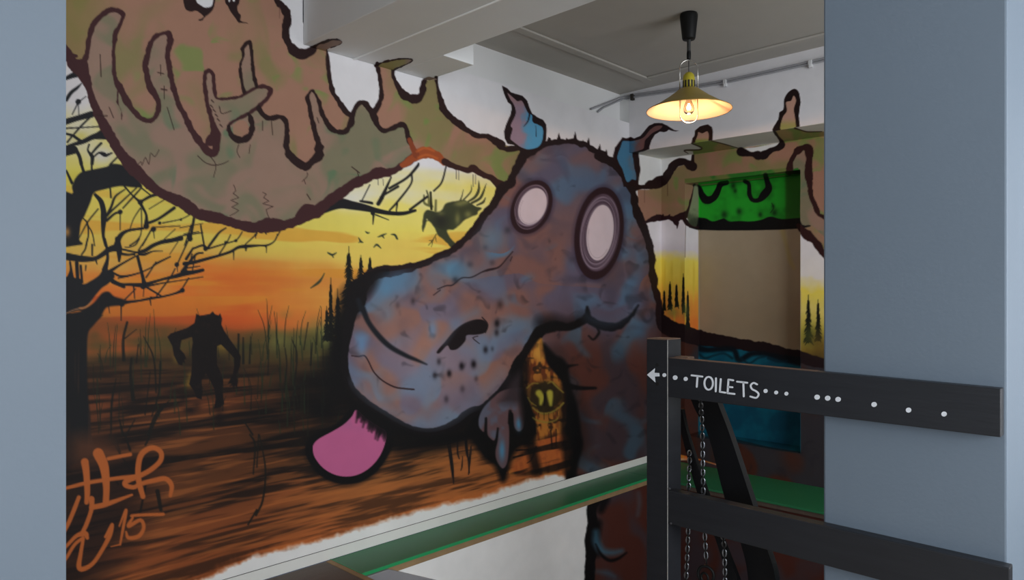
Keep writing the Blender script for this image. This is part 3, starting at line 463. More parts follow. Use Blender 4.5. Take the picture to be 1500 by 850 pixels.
    # signature
    strokes('e:110 150 46;120 220 40;125 330 34;120 390 26|e:190 100 64;225 180 56;238 300 40;235 395 38|e:0 305 20;120 275 24;240 255 24;400 235 22;440 232 16|e:250 130 22;380 105 22|e:455 355 30;430 260 34;428 170 34;450 100 34;510 65 30;560 90 30;560 140 30;510 190 30;440 230 30;360 262 34;352 288 30;400 300 26;440 280 26;520 260 30;590 250 30;625 290 28;618 350 20|e:150 420 30;240 400 30;390 345 14|e:150 370 36;150 430 26;120 520 26;90 580 24|e:75 360 24;40 450 26;0 540 24;-60 640 20|e:-60 700 20;0 650 20;60 590 24;110 575 34;125 600 22|e:-60 800 20;0 720 20;50 640 20;100 600 20|e:100 610 20;85 700 24;75 770 30;100 785 30;160 750 24;220 660 24;260 580 28;272 520 18;232 595 16|e:315 530 10;355 435 18;340 530 18;320 640 12|e:265 652 6;320 640 10|e:575 460 20;400 468 18;395 480 14;370 530 24;440 495 22;460 540 22;430 590 24;370 600 22;355 565 12', color=(176,92,42), soft=1.6, label=L_SIGN)
    # ------------------------------------------------ far wall details
    poly('l:1045 345;1055 280;1080 250;1090 180;1150 130;1200 115;1250 105;1300 140;1312 200;1305 300;1330 330;1045 360', (40,20,14), label=L_ANT, sharp=True)
    poly('l:1095 350;1120 240;1130 200;1180 215;1240 190;1262 240;1256 300;1256 340', mix(np.broadcast_to(col(176,136,116), CV.shape), col(120,140,60), sm(201, 208, GY)), label=L_ANT)
    poly('D:30 775;60 700;65 660;90 640;95 580;120 540;155 520;180 540;190 600;180 680;175 770', (28,14,12), wob=.5, label=81)
    poly('D:75 765;85 690;110 650;105 600;135 590;150 560;165 590;152 640;160 700;157 765', mix(np.broadcast_to(col(186,144,124), CV.shape), col(150,146,84), sm(172, 186, GY)), label=81)
    # underside of the far beam
    poly('i:-235 240;-165 208;175 160;820 65;1185 0;1500 -40;1500 130;1185 115;600 190;190 246;-60 285', (202,202,194), label=0, sharp=True)
    und = mix(np.broadcast_to(col(150,130,84), CV.shape), col(112,132,66), sm(.4, .6, n_mid))
    poly('i:178 160;240 150;330 140;420 165;520 200;600 192;190 248;186 222;120 215;240 208;250 195', und, label=L_ANT, sharp=True)
    strokes('i:175 160 8;250 192 12;235 210 10;122 215 10;150 240 4|i:330 140 6;430 166 8;545 200 6', color=(50,34,22), label=L_ANT)
    poly('i:815 70;870 55;980 40;1080 68;1185 70;1500 40;1500 70;1185 118;880 160;850 120', und, label=81, sharp=True)
    strokes('i:980 42 14;1030 58 8;1080 70 8;1190 68 6', color=(50,30,24), label=81)
    # ragged edges round the far antler, its single tine and the green glow in the window head
    poly('i:550 200;670 190;830 160;870 160;850 190;790 205;730 235;680 232;620 222;565 215', (218,222,222), label=0, sharp=True)
    strokes('i:560 225 56;620 240 36;680 250 42;730 255 50;790 215 30;850 195 36;880 160 30;850 110 20;820 70 14', color=(24,12,14), wob=.6, lump=.34, k=1.22, label=L_ANT)
    poly('i:935 380;945 320;965 270;1000 220;1060 190;1090 220;1090 300;1085 380;1095 470;1105 570;1135 640;1190 725;1400 800;1400 1050;1190 870;1110 800;1020 760;1020 375', gray, label=L_ANT)
    poly('H:190 500;220 525;270 565;300 600;320 625;500 760;500 850;190 850', rgt, label=82, sharp=True)
    strokes('i:935 385 34;945 320 34;965 270 30;1000 220 36;1060 190 40;1090 220 44;1090 300 44;1085 380 40;1095 470 36;1105 570 34;1135 640 34;1160 700 30;1190 725 26;1400 820 26|H:175 470 20;220 520 40;270 560 30;300 600 30;330 640 26;500 780 26', color=(44,18,18), wob=.7, lump=.34, k=1.22, label=L_ANT)
    strokes('k:380 475 14;440 445 30;520 418 46;580 422 36;640 418 36;700 435 56;750 405 56;800 395 46;840 330 24;870 220 18;900 90 14|k:700 440 60;720 490 20;722 530 5|k:800 440 30;840 490 36;880 505 26;940 520 12|k:500 410 30;512 385 8|k:575 400 20;575 385 8|k:640 400 20;645 385 8', color=(40,16,20), wob=.6, lump=.34, k=1.22, label=L_ANT)
    poly('k:900 90;940 110;935 480;860 490;830 420;850 330;880 200', mix(np.broadcast_to(col(132,140,108), CV.shape), col(60,66,50), sm(305, 325, GY+(n_sm-.5)*20)), soft=2, label=L_ANT)
    stroke('k:985 545 8;985 850 8;j:985 0 8;985 850 8', color=(196,190,160), soft=2, alpha=.0)
    strokes('k:622 50 4;624 190 4|k:385 130 3;385 260 3|k:810 480 4;805 830 3', color=(70,40,36))
    # firs on the far wall
    for i, a in enumerate(((981.5,413,40,5),(991,417,32,4.5),(1001,401,56,3.5),(1007.5,427,54,4),(973,426,28,3))): fir(*a, lab=L_FIRS+i)
    blob(986, 458, 9, 8, (120,130,60), .6); blob(1004, 455, 5, 12, (110,120,60), .6)
    for i, a in enumerate(((1184,432,70,9),(1198.5,439,60,7),(1216,430,80,9))): fir(*a, lab=L_FIRS+i+6)
    blob(1186, 492, 12, 16, (70,80,36), .7); blob(1198, 500, 12, 16, (90,70,30), .6)
    stroke('j:470 0 20;470 100 30;500 200 30;490 300 60;530 400 40;550 560 60;600 640 80;700 700 80;780 740 60;900 790 60;1100 860 60', **K2)
    lower = '_:842 735;868 722;876 708;950 690;985 680;1205 735;1330 770;1330 960;850 960'
    legc = mix(np.broadcast_to(col(72,36,28), CV.shape), col(60,48,52), sm(.34, .7, n3))
    poly('O:500 330;470 380;445 440;452 500;440 560;435 620;450 700;440 780;440 1290;2300 1290;2300 500;1100 150;780 150', legc, sharp=True, soft=1.5, label=L_MOOSE)
    strokes('O:530 320 60;490 380 60;465 440 60;470 500 56;465 560 60;450 620 50;462 700 60;455 780 60;452 1290 70', color=(8,6,7), soft=1.5, wob=.8, label=L_MOOSE)
    strokes('O:500 520 50;490 620 40;500 700 30|O:540 380 60;520 440 40', color=(8,6,7), soft=8, alpha=.9)
    strokes('O:490 570 30;495 630 44;530 680 40;590 690 30;640 680 20', color=(60,104,124), soft=9, alpha=.75)
    strokes('O:490 640 6;520 700 16;570 735 18;620 725 16;670 690 8', color=(12,8,9), soft=3)
    strokes('O:500 800 16;560 810 24;600 830 10', color=(56,90,108), soft=9, alpha=.6)
    strokes('O:740 340 16;745 400 20;735 470 14', color=(70,84,96), soft=8, alpha=.6)
    return ant, gray, fur
# ---------------------------------------------------------------- the place
import bpy, bmesh, math
from mathutils import Vector, Matrix
C = bpy.context.scene.collection
EYE = 1.35; F = 1040.; CX, CY = 750., 434.; YAW = math.atan2(996., 1040.)
SN, CS = math.sin(YAW), math.cos(YAW)

def ray(u, v):
    a = (u-CX)/F; return (-SN+a*CS, CS+a*SN, (CY-v)/F)
def on_y(u, v, y):
    d = ray(u, v); t = y/d[1]; return Vector((d[0]*t, y, EYE+d[2]*t))
def on_x(u, v, x):
    d = ray(u, v); t = x/d[0]; return Vector((x, d[1]*t, EYE+d[2]*t))
def on_z(u, v, z):
    d = ray(u, v); t = (z-EYE)/d[2]; return Vector((d[0]*t, d[1]*t, z))
def image_uv(x, y, z):          # image pixel where the camera sees a wall point
    f = -SN*x+CS*y; r = CS*x+SN*y
    return CX+F*r/f, CY-F*(z-EYE)/f

# ---- materials
def srgb(c): return tuple(((q/255/12.92) if q/255 <= .04045 else ((q/255+.055)/1.055)**2.4) for q in c)
def mat(name, c, rough=.6, metal=0, noise=.06, nscale=6., bump=.0, bscale=60., spec=.5, stretch=None, coat=0):
    m = bpy.data.materials.new(name); m.use_nodes = True; N = m.node_tree.nodes; L = m.node_tree.links
    b = N['Principled BSDF']; b.inputs['Roughness'].default_value = rough; b.inputs['Metallic'].default_value = metal
    b.inputs['Specular IOR Level'].default_value = spec; b.inputs['Coat Weight'].default_value = coat
    tc = N.new('ShaderNodeTexCoord'); mp = N.new('ShaderNodeMapping'); L.new(tc.outputs['Object'], mp.inputs['Vector'])
    if stretch: mp.inputs['Scale'].default_value = stretch
    nz = N.new('ShaderNodeTexNoise'); nz.inputs['Scale'].default_value = nscale; nz.inputs['Detail'].default_value = 5
    L.new(mp.outputs[0], nz.inputs['Vector'])
    mx = N.new('ShaderNodeMix'); mx.data_type = 'RGBA'
    mx.inputs[6].default_value = (*[q*(1-noise) for q in c], 1); mx.inputs[7].default_value = (*[min(1, q*(1+noise)) for q in c], 1)
    L.new(nz.outputs['Fac'], mx.inputs[0]); L.new(mx.outputs[2], b.inputs['Base Color'])
    if bump:
        n2 = N.new('ShaderNodeTexNoise'); n2.inputs['Scale'].default_value = bscale; n2.inputs['Detail'].default_value = 4
        L.new(mp.outputs[0], n2.inputs['Vector'])
        bp = N.new('ShaderNodeBump'); bp.inputs['Strength'].default_value = bump; bp.inputs['Distance'].default_value = .004
        L.new(n2.outputs['Fac'], bp.inputs['Height']); L.new(bp.outputs[0], b.inputs['Normal'])
    return m
def mat_emit(name, c, s):
    m = bpy.data.materials.new(name); m.use_nodes = True; N = m.node_tree.nodes; b = N['Principled BSDF']
    b.inputs['Base Color'].default_value = (*c, 1); b.inputs['Emission Color'].default_value = (*c, 1); b.inputs['Emission Strength'].default_value = s
    return m
def mat_glass(name):
    m = bpy.data.materials.new(name); m.use_nodes = True; b = m.node_tree.nodes['Principled BSDF']
    b.inputs['Base Color'].default_value = (1, .97, .9, 1); b.inputs['Transmission Weight'].default_value = 1
    b.inputs['Roughness'].default_value = .03; b.inputs['IOR'].default_value = 1.15
    return m
def mat_paint(name):
    m = bpy.data.materials.new(name); m.use_nodes = True; N = m.node_tree.nodes; L = m.node_tree.links
    b = N['Principled BSDF']; b.inputs['Roughness'].default_value = .62; b.inputs['Specular IOR Level'].default_value = .22
    at = N.new('ShaderNodeAttribute'); at.attribute_name = 'paint'
    nz = N.new('ShaderNodeTexNoise'); nz.inputs['Scale'].default_value = 9; nz.inputs['Detail'].default_value = 6
    tc = N.new('ShaderNodeTexCoord'); L.new(tc.outputs['Object'], nz.inputs['Vector'])
    mr = N.new('ShaderNodeMapRange'); mr.inputs[3].default_value = .93; mr.inputs[4].default_value = 1.07
    L.new(nz.outputs['Fac'], mr.inputs[0])
    mx = N.new('ShaderNodeVectorMath'); mx.operation = 'SCALE'
    L.new(at.outputs['Color'], mx.inputs[0]); L.new(mr.outputs[0], mx.inputs['Scale'])
    L.new(mx.outputs[0], b.inputs['Base Color'])
    n2 = N.new('ShaderNodeTexNoise'); n2.inputs['Scale'].default_value = 45; L.new(tc.outputs['Object'], n2.inputs['Vector'])
    bp = N.new('ShaderNodeBump'); bp.inputs['Strength'].default_value = .12; bp.inputs['Distance'].default_value = .004
    L.new(n2.outputs['Fac'], bp.inputs['Height']); L.new(bp.outputs[0], b.inputs['Normal'])
    return m
GAIN = .76/srgb((216,)*3)[0]
M = dict(
    paint=mat_paint('mural_paint'),
    white=mat('white_wall_paint', (.76,.76,.755), .7, noise=.03, bump=.1, spec=.25),
    ceil=mat('ceiling_paint', (.44,.415,.375), .8, noise=.05, bump=.1, spec=.2),
    clean=mat('glossy_white_bead', (.9,.9,.88), .4, noise=.02),
    floor_bounce=mat('pale_bounce_floor', (.42,.36,.29), .5, noise=.2, nscale=4, stretch=(1,8,1)),
    deep=mat('deep_black_wood', (.007,.007,.008), .5, noise=.3, spec=.25),
    trim=mat('trim_paint', (.72,.70,.67), .5, noise=.03),
    blue=mat('blue_grey_wall_paint', (.160,.200,.248), .55, noise=.05, nscale=2.5, bump=.12, bscale=90, spec=.35),
    blue2=mat('pale_blue_wall_paint', (.155,.192,.236), .55, noise=.04, nscale=2.5, bump=.1, bscale=90, spec=.35),
    black=mat('black_stained_wood', (.018,.0185,.022), .42, noise=.3, nscale=5, bump=.12, bscale=14, spec=.4, stretch=(1,1,9)),
    blackh=mat('black_stained_rail_wood', (.018,.0185,.022), .42, noise=.3, nscale=5, bump=.12, bscale=14, spec=.4, stretch=(1,9,9)),
    worn=mat('worn_wood_edge', (.14,.085,.06), .6, noise=.3, nscale=20),
    paleline=mat('pale_edge_line', (.32,.31,.29), .6, noise=.3, nscale=20),
    green=mat('green_ledge_paint', (.018,.16,.06), .42, noise=.12, nscale=3, bump=.08, spec=.5),
    greene=mat('bright_green_edge', (.02,.30,.10), .4, noise=.15, nscale=10),
    tan=mat('bare_board', (.30,.19,.09), .7, noise=.25, nscale=14, bump=.3),
    floor=mat('dark_floor_boards', (.085,.058,.042), .5, noise=.35, nscale=4, bump=.2, stretch=(8,1,1)),
    grey=mat('grey_stair_paint', (.26,.25,.26), .55, noise=.1),
    cream=mat('cream_skirting', (.78,.77,.72), .55, noise=.05, nscale=8),
    lblack=mat('lamp_black_plastic', (.008,.008,.008), .5, spec=.2),
    cord=mat('lamp_cord', (.05,.05,.05), .5),
    chrome=mat('lamp_wire', (.62,.60,.56), .25, metal=1),
    yellow=mat('yellow_enamel', (.50,.42,.03), .35, noise=.08, spec=.5),
    gold=mat('gold_enamel_shade', (.42,.30,.07), .38, noise=.06, spec=.5),
    cream2=mat('cream_shade_inside', (.86,.66,.48), .5, noise=.02),
    dark=mat('dark_slot', (.02,.015,.01), .6),
    glass=mat_glass('bulb_glass'), fil=mat_emit('filament', (1, .62, .25), 260),
    pipe=mat('grey_conduit', (.34,.34,.36), .4, noise=.1), clip=mat('white_clip', (.62,.62,.62), .5),
    chalk=mat('chalk_paint', (.78,.80,.84), .7, noise=.12, nscale=60),
    shadow_black=mat('painted_shadow_black', (.004,.004,.004), .8),
    steel=mat('chain_steel', (.30,.31,.34), .3, metal=1, noise=.2), )

# ---- mesh helpers
def link(name, bm, m, parent=None, smooth=False):
    me = bpy.data.meshes.new(name); bm.normal_update(); bm.to_mesh(me); bm.free()
    if smooth:
        for p in me.polygons: p.use_smooth = True
    for q in (m if isinstance(m, (list, tuple)) else [m]): me.materials.append(q)
    o = bpy.data.objects.new(name, me); C.objects.link(o)
    if parent:
        o.parent = parent; o.matrix_parent_inverse = Matrix.Translation(-parent.location)
    return o
def tag(o, label, cat, group=None):
    o['label'] = label; o['category'] = cat
    if group: o['group'] = group
    return o
def struct(o): o['kind'] = 'structure'; return o
def thing(name, loc, label, cat, group=None):
    o = bpy.data.objects.new(name, None); o.location = loc; o.empty_display_size = .05; C.objects.link(o)
    return tag(o, label, cat, group)
def add_box(bm, a, b, bev=0., seg=2, mi=0):
    vs = [bm.verts.new((x, y, z)) for x in (a[0], b[0]) for y in (a[1], b[1]) for z in (a[2], b[2])]
    fs = [bm.faces.new([vs[i] for i in q]) for q in ((0,1,3,2),(4,6,7,5),(0,4,5,1),(2,3,7,6),(0,2,6,4),(1,5,7,3))]
    for f in fs: f.material_index = mi
    if bev:
        es = list({e for f in fs for e in f.edges}); bmesh.ops.bevel(bm, geom=es, offset=bev, segments=seg, affect='EDGES', profile=.5)
def boxo(name, a, b, m, parent=None, bev=0.):
    bm = bmesh.new(); add_box(bm, a, b, bev); return link(name, bm, m, parent)
def prism(bm, P, d, bev=0.):
    """polygon P (3-D, planar) extruded by vector d"""
    a = [bm.verts.new(p) for p in P]; b = [bm.verts.new(Vector(p)+Vector(d)) for p in P]; n = len(P)
    fs = [bm.faces.new(a[::-1]), bm.faces.new(b)] + [bm.faces.new((a[i], a[(i+1) % n], b[(i+1) % n], b[i])) for i in range(n)]
    bmesh.ops.recalc_face_normals(bm, faces=fs)
    if bev: bmesh.ops.bevel(bm, geom=list({e for f in fs for e in f.edges}), offset=bev, segments=2, affect='EDGES', profile=.5)
def lathe(bm, prof, cen, n=48, mi=0):
    rings = []
    for r, z in prof:
        rings.append([bm.verts.new((cen[0]+r*math.cos(2*math.pi*k/n), cen[1]+r*math.sin(2*math.pi*k/n), cen[2]+z)) for k in range(n)] if r > 1e-5 else [bm.verts.new((cen[0], cen[1], cen[2]+z))])
    for A, B in zip(rings, rings[1:]):
        for k in range(n):
            q = [A[k % len(A)], A[(k+1) % len(A)], B[(k+1) % len(B)], B[k % len(B)]]
            q = [v for i, v in enumerate(q) if v not in q[:i]]
            if len(q) > 2: bm.faces.new(q).material_index = mi
def tube(bm, P, r, n=8, closed=False):
    P = [Vector(p) for p in P]; rings = []; N = len(P); up = None
    for i, p in enumerate(P):
        if closed: t = P[(i+1) % N]-P[i-1]
        else: t = P[min(i+1, N-1)]-P[max(i-1, 0)]
        t.normalize()
        if up is None: up = t.orthogonal().normalized()
        up = (up-t*up.dot(t)).normalized(); s = t.cross(up)
        rr = r[i] if isinstance(r, (list, tuple)) else r
        rings.append([bm.verts.new(p+rr*(math.cos(2*math.pi*k/n)*up+math.sin(2*math.pi*k/n)*s)) for k in range(n)])
    for i in range(N if closed else N-1):
        A, B = rings[i], rings[(i+1) % N]
        for k in range(n): bm.faces.new((A[k], A[(k+1) % n], B[(k+1) % n], B[k]))
    if not closed: bm.faces.new(rings[0][::-1]); bm.faces.new(rings[-1])

# ---- painted surfaces: a fine grid per wall face, split by what is painted on it
def lin(a):
    a = np.clip(a/255, 0, 1); return np.where(a <= .04045, a/12.92, ((a+.055)/1.055)**2.4)
def sample(U, V, lab=False):
    x = np.clip((U-SX0)*SC, 0, SW-2); y = np.clip((V-SY0)*SC, 0, SH-2)
    if lab: return LB[np.round(y).astype(int), np.round(x).astype(int)]
    xi = x.astype(int); yi = y.astype(int); fx = (x-xi)[..., None]; fy = (y-yi)[..., None]
    return (CV[yi, xi]*(1-fx)+CV[yi, xi+1]*fx)*(1-fy)+(CV[yi+1, xi]*(1-fx)+CV[yi+1, xi+1]*fx)*fy
def grid_mesh(name, V, Q, COL, m, parent):
    used, inv = np.unique(Q, return_inverse=True); V = V[used]; COL = COL[used]; Q = inv.reshape(Q.shape)
    me = bpy.data.meshes.new(name)
    me.vertices.add(len(V)); me.vertices.foreach_set('co', V.astype(np.float32).ravel())
    me.loops.add(Q.size); me.loops.foreach_set('vertex_index', Q.astype(np.int32).ravel())
    me.polygons.add(len(Q)); me.polygons.foreach_set('loop_start', np.arange(0, Q.size, 4, dtype=np.int32))
    me.update(calc_edges=True)
    at = me.attributes.new('paint', 'FLOAT_COLOR', 'POINT')
    at.data.foreach_set('color', np.concatenate([COL, np.ones((len(COL), 1))], 1).astype(np.float32).ravel())
    me.materials.append(m)
    o = bpy.data.objects.new(name, me); C.objects.link(o)
    if parent: o.parent = parent; o.matrix_parent_inverse = Matrix.Translation(-parent.location)
    return o
NAMES = {}
def painted(surf, XYZ, groups, drop=None, clampu=None, flip=False):
    """XYZ: grid (rows, cols, 3). groups: {label: (name, parent or key)}; key None -> structure"""
    U, V = image_uv(XYZ[..., 0], XYZ[..., 1], XYZ[..., 2])
    if clampu: U = np.clip(U, *clampu)
    col_ = np.clip(lin(sample(U, V))*GAIN, 0, .92).reshape(-1, 3)
    R, K = XYZ.shape[:2]; idx = np.arange(R*K).reshape(R, K)
    Q = np.stack([idx[:-1, :-1], idx[:-1, 1:], idx[1:, 1:], idx[1:, :-1]], -1)
    if flip: Q = Q[..., ::-1]
    cu = (U[:-1, :-1]+U[1:, 1:])/2; cv = (V[:-1, :-1]+V[1:, 1:])/2; lb = sample(cu, cv, True)
    keep = np.ones(lb.shape, bool) if drop is None else ~drop((XYZ[:-1, :-1]+XYZ[1:, 1:])/2)
    out = {}
    for l in np.unique(lb):
        sel = keep & (lb == l)
        if sel.sum() < (1 if l == 0 else 6): continue
        key = groups.get(int(l), groups.get('*'))
        out.setdefault(key, []).append(Q[sel])
    made = {}
    for key, qs in out.items():
        if key is None: continue
        made[key] = (XYZ.reshape(-1, 3), np.concatenate(qs), col_)
    return made

def build():
    paint()
    left = thing('mural', (-3.19, 3.0, 0), 'graffiti mural on the long left wall, moose head with pink tongue over an orange swamp', 'mural')
    far = thing('mural', (-2.6, 5.13, 0), 'graffiti mural continuing on the short far wall around the green and teal window recess', 'mural')
    low = thing('mural', (-2.93, 4.3, -.05), 'brown moose leg painted on the stairwell wall below the green ledge', 'mural')
    kids = {}
    def emit(made, root, subs=True):
        """parts first, sub-parts (eyes, ears...) under the moose of the same mural"""
        order = sorted(made, key=lambda k: 0 if k[1] is None else 1)
        for key in order:
            name, up = key
            if name.startswith('wall') or name.startswith('window') or name.startswith('trim'):
                o = grid_mesh(name, *made[key], M['paint'], None); struct(o); continue
            par = root if up is None else kids.get((root.name, up), root)
            o = grid_mesh(name, *made[key], M['paint'], par)
            kids[(root.name, name)] = o
            if PL.get(name): o['label'] = PL[name]
    PL = {'painted_tongue': 'pink painted tongue', 'painted_crow': 'dark green antlered crow', 'signature': 'orange sprayed signature ending in 15',
          'painted_ogre': 'black silhouette of a horned ogre wading', 'painted_tree': 'black bare branching tree', 'painted_antler': 'brown and green painted antler with dark red outline'}
    G = {0: ('wall_left', None), L_SKY: ('painted_landscape', None), L_ANT: ('painted_antler', None), L_MOOSE: ('painted_moose', None),
         L_EYE1: ('painted_eye', 'painted_moose'), L_EYE2: ('painted_eye_', 'painted_moose'), L_TONGUE: ('painted_tongue', 'painted_moose'),
         L_EAR1: ('painted_ear', 'painted_moose'), L_EAR2: ('painted_ear_', 'painted_moose'), L_NOSE: ('painted_nostril', 'painted_moose'),
         L_TREE: ('painted_tree', None), L_CROW: ('painted_crow', None), L_OGRE: ('painted_ogre', None), L_SIGN: ('signature', None),
         L_IMP: ('painted_imp', None), L_HOOF: ('painted_hoof', 'painted_moose'), L_FIR: ('painted_firs', None), L_BIRD: ('painted_birds', None)}
    G[81] = ('painted_antler_', None); G[82] = ('painted_landscape_', None); G[83] = G[84] = G[L_ANT]
    for i in range(10): G[L_FIRS+i] = ('painted_fir'+'_'*i, None)
    for i in range(8): G[L_BIRDS+i] = ('painted_bird'+'_'*i, None)
    # long left wall
    us = np.arange(-100, 969.01, 1.3); ys = []
    for u in us: d = ray(u, CY); ys.append(-3.19/d[0]*d[1])
    ys = np.array(ys+[5.13]); zs = np.concatenate([np.arange(0, 2.71, .0044), [2.71], np.arange(2.7144, 2.95, .0044), [2.95]])
    Yg, Zg = np.meshgrid(ys, zs); XYZ = np.stack([np.full_like(Yg, -3.19), Yg, Zg], -1)
    emit(painted('left', XYZ, G, drop=lambda c: (c[..., 2] > 2.71) & (c[..., 1] > 1.83), flip=True), left)
    # underside of the near beam: only the paint that runs onto it
    xs = np.arange(-3.188, -2.70, .004); yb = np.arange(1.84, 2.64, .004)
    Xg, Yg = np.meshgrid(xs, yb); XYZ = np.stack([Xg, Yg, np.full_like(Xg, 2.5985)], -1)
    mm = painted('beam', XYZ, {0: None, '*': None, L_ANT: ('painted_antler', None), 83: ('painted_antler_', None), 84: ('painted_antler__', None)}); emit(mm, left)
    # face of the far beam, its underside
    def zb(x): return EYE+1.123+(x+2.95)*(-.013)
    xs = np.array([on_y(u, CY, 4.66)[0] for u in np.arange(921, 1300, 1.2)]); xs[0] = -3.19; rows = np.linspace(0, 1, 300); Xg, T = np.meshgrid(xs, rows); Zg = zb(Xg)+(2.95-zb(Xg))*T
    GF = dict(G); GF[0] = ('wall_upper_back', None)
    for k in (L_EAR1, L_EAR2): GF[k] = ('painted_ear', None)
    emit(painted('face', np.stack([Xg, np.full_like(Xg, 4.66), Zg], -1), GF), far)
    ydep = np.linspace(4.66, 5.13, 90); Xg, Yg = np.meshgrid(xs, ydep); Zg = zb(Xg)+(Yg-4.66)/.47*.018
    GU = dict(GF); GU[0] = ('trim_1', None)
    emit(painted('under', np.stack([Xg, Yg, Zg], -1), GU, flip=True), far)
    # far wall with the window recess
    W0, W1, ZT, ZB = -2.972, -2.038, EYE+.913, EYE-1.131; YP = 5.37
    xs = np.concatenate([[-3.19], np.arange(-3.185, W0, .005), [W0], np.arange(W0+.005, W1, .005), [W1], np.arange(W1+.005, -.6, .006)])
    zs = np.concatenate([np.arange(-.05, ZB, .005), [ZB], np.arange(ZB+.005, ZT, .005), [ZT], np.arange(ZT+.005, EYE+1.15, .005)])
    Xg, Zg = np.meshgrid(xs, zs)
    GB = dict(GF); GB[0] = ('wall_back', None)
    GB[L_SKY] = ('painted_landscape', None)
    emit(painted('back', np.stack([Xg, np.full_like(Xg, 5.13), Zg], -1), GB, drop=lambda c: (c[..., 0] > W0) & (c[..., 0] < W1) & (c[..., 2] > ZB) & (c[..., 2] < ZT)), far)
    # recess: left reveal, head, sill, right reveal, board
    yy = np.linspace(5.13, YP, 60); zs2 = np.linspace(ZB, ZT, 420); xs2 = np.linspace(W0, W1, 240)
    Yg, Zg = np.meshgrid(yy, zs2); emit(painted('rl', np.stack([np.full_like(Yg, W0), Yg, Zg], -1), {**GB, 0: ('wall_back', None)}, flip=True), far)
    Yg, Zg = np.meshgrid(yy, zs2); emit(painted('rr', np.stack([np.full_like(Yg, W1), Yg, Zg], -1), GB, clampu=(1140, 1171)), far)
    Xg, Yg = np.meshgrid(xs2, yy); emit(painted('hd', np.stack([Xg, Yg, np.full_like(Xg, ZT)], -1), GB, clampu=(900, 1171)), far)
    Xg, Yg = np.meshgrid(xs2, yy); emit(painted('sl', np.stack([Xg, Yg, np.full_like(Xg, ZB)], -1), GB, clampu=(900, 1171), flip=True), far)
    Xg, Zg = np.meshgrid(xs2, zs2); GP = dict(GB); GP[0] = ('window_1', None)
    emit(painted('bd', np.stack([Xg, np.full_like(Xg, YP), Zg], -1), GP, clampu=(1024, 1171)), far)
    # stairwell walls below the ledge
    us = np.arange(540, 962, 1.4); yw = np.array([-2.93/ray(u, CY)[0]*ray(u, CY)[1] for u in us]); yw[-1] = 4.57
    zs = np.arange(-1.2, -.0149, .0052); Yg, Zg = np.meshgrid(yw, zs)
    GL = dict(G); GL[0] = ('wall_stairwell_left', None)
    emit(painted('low', np.stack([np.full_like(Yg, -2.93), Yg, Zg], -1), GL, flip=True), low)
    xs = np.arange(-2.93, -.9, .006); zs = np.arange(-1.2, -.0149, .006); Xg, Zg = np.meshgrid(xs, zs)
    emit(painted('low2', np.stack([Xg, np.full_like(Xg, 4.57), Zg], -1), {**GL, 0: ('wall_stairwell_back', None)}), low)
    # tidy names: repeats carry the plain name
    for o in list(bpy.data.objects):
        if o.name.split('.')[0].endswith('_'): o.name = o.name.split('.')[0].rstrip('_')

    # ------------------------------------------------ structure
    def S(name, a, b, m): return struct(boxo(name, a, b, M[m]))
    S('wall_left_upper', (-3.40, 1.83, 2.71), (-3.28, 4.78, 2.95), 'white')
    bm = bmesh.new(); add_box(bm, (-3.28, 1.83, 2.698), (-3.192, 4.655, 2.709)); struct(link('trim_2', bm, M['white']))
    S('wall_upper_back_end', (-3.28, 4.66, 2.71), (-3.191, 4.78, 2.95), 'white')
    S('ceiling', (-3.40, -3.1, 2.95), (2.6, 4.78, 3.05), 'ceil')
    # near beam with its haunch against the left wall
    bm = bmesh.new(); add_box(bm, (-3.188, 1.83, 2.60), (1.6, 2.414, 2.949), .004); struct(link('ceiling_beam', bm, M['white']))
    bm = bmesh.new(); add_box(bm, (-3.188, 2.415, 2.60), (-2.805, 2.63, 2.949), .004); struct(link('ceiling_beam_haunch', bm, M['white']))
    bm = bmesh.new(); tube(bm, [(-3.187, 2.123, 2.598), (1.5, 2.123, 2.598)], .005, 6); struct(link('trim_3', bm, M['clean']))
    # strip on the ceiling
    bm = bmesh.new(); add_box(bm, (-2.93, 2.43, 2.935), (-2.865, 4.475, 2.9495), .005); add_box(bm, (-2.865, 4.41, 2.935), (1.5, 4.475, 2.9495), .005)
    struct(link('trim_4', bm, M['ceil']))
    # skirting on the long wall
    struct(boxo('baseboard_left', (-3.189, .42, .001), (-3.186, 5.125, .055), M['cream'], bev=.0015))
    struct(boxo('skirting_gap_line', (-3.1895, .42, .0552), (-3.1875, 4.1, .0572), M['dark']))  # thin dark strip standing in for the shaded gap above the skirting
    # near wall end on the left, pillar on the right
    S('wall_near_left', (-3.18, .10, 0), (-1.60, .402, 2.95), 'blue2')
    S('wall_near_left_return', (-1.85, -3.0, 0), (-1.60, .10, 2.95), 'blue2')
    bm = bmesh.new(); add_box(bm, (-.821, 2.245, -1.2), (-.35, 2.66, 2.949), .006, 2); struct(link('pillar', bm, M['blue']))
    # landing, stairs, walls out of view
    bm = bmesh.new(); add_box(bm, (-3.18, .402, -.12), (-1.60, 1.95, 0)); struct(link('floor', bm, M['floor']))
    bm = bmesh.new(); add_box(bm, (-1.60, -3.0, -.12), (2.5, 2.36, 0)); struct(link('floor_front', bm, M['floor_bounce']))  # unseen room floor, made pale to bounce light up to the beam
    struct(boxo('trim_5', (-3.18, 1.951, -.10), (-1.61, 1.985, .002), M['tan'], bev=.003))
    bm = bmesh.new()
    for k in range(7):
        y0 = 1.986+k*.28; add_box(bm, (-2.90, y0, -.17*(k+1)-.6), (-1.42, y0+.30, -.17*(k+1)), .006)
    struct(link('stairs', bm, M['floor']))
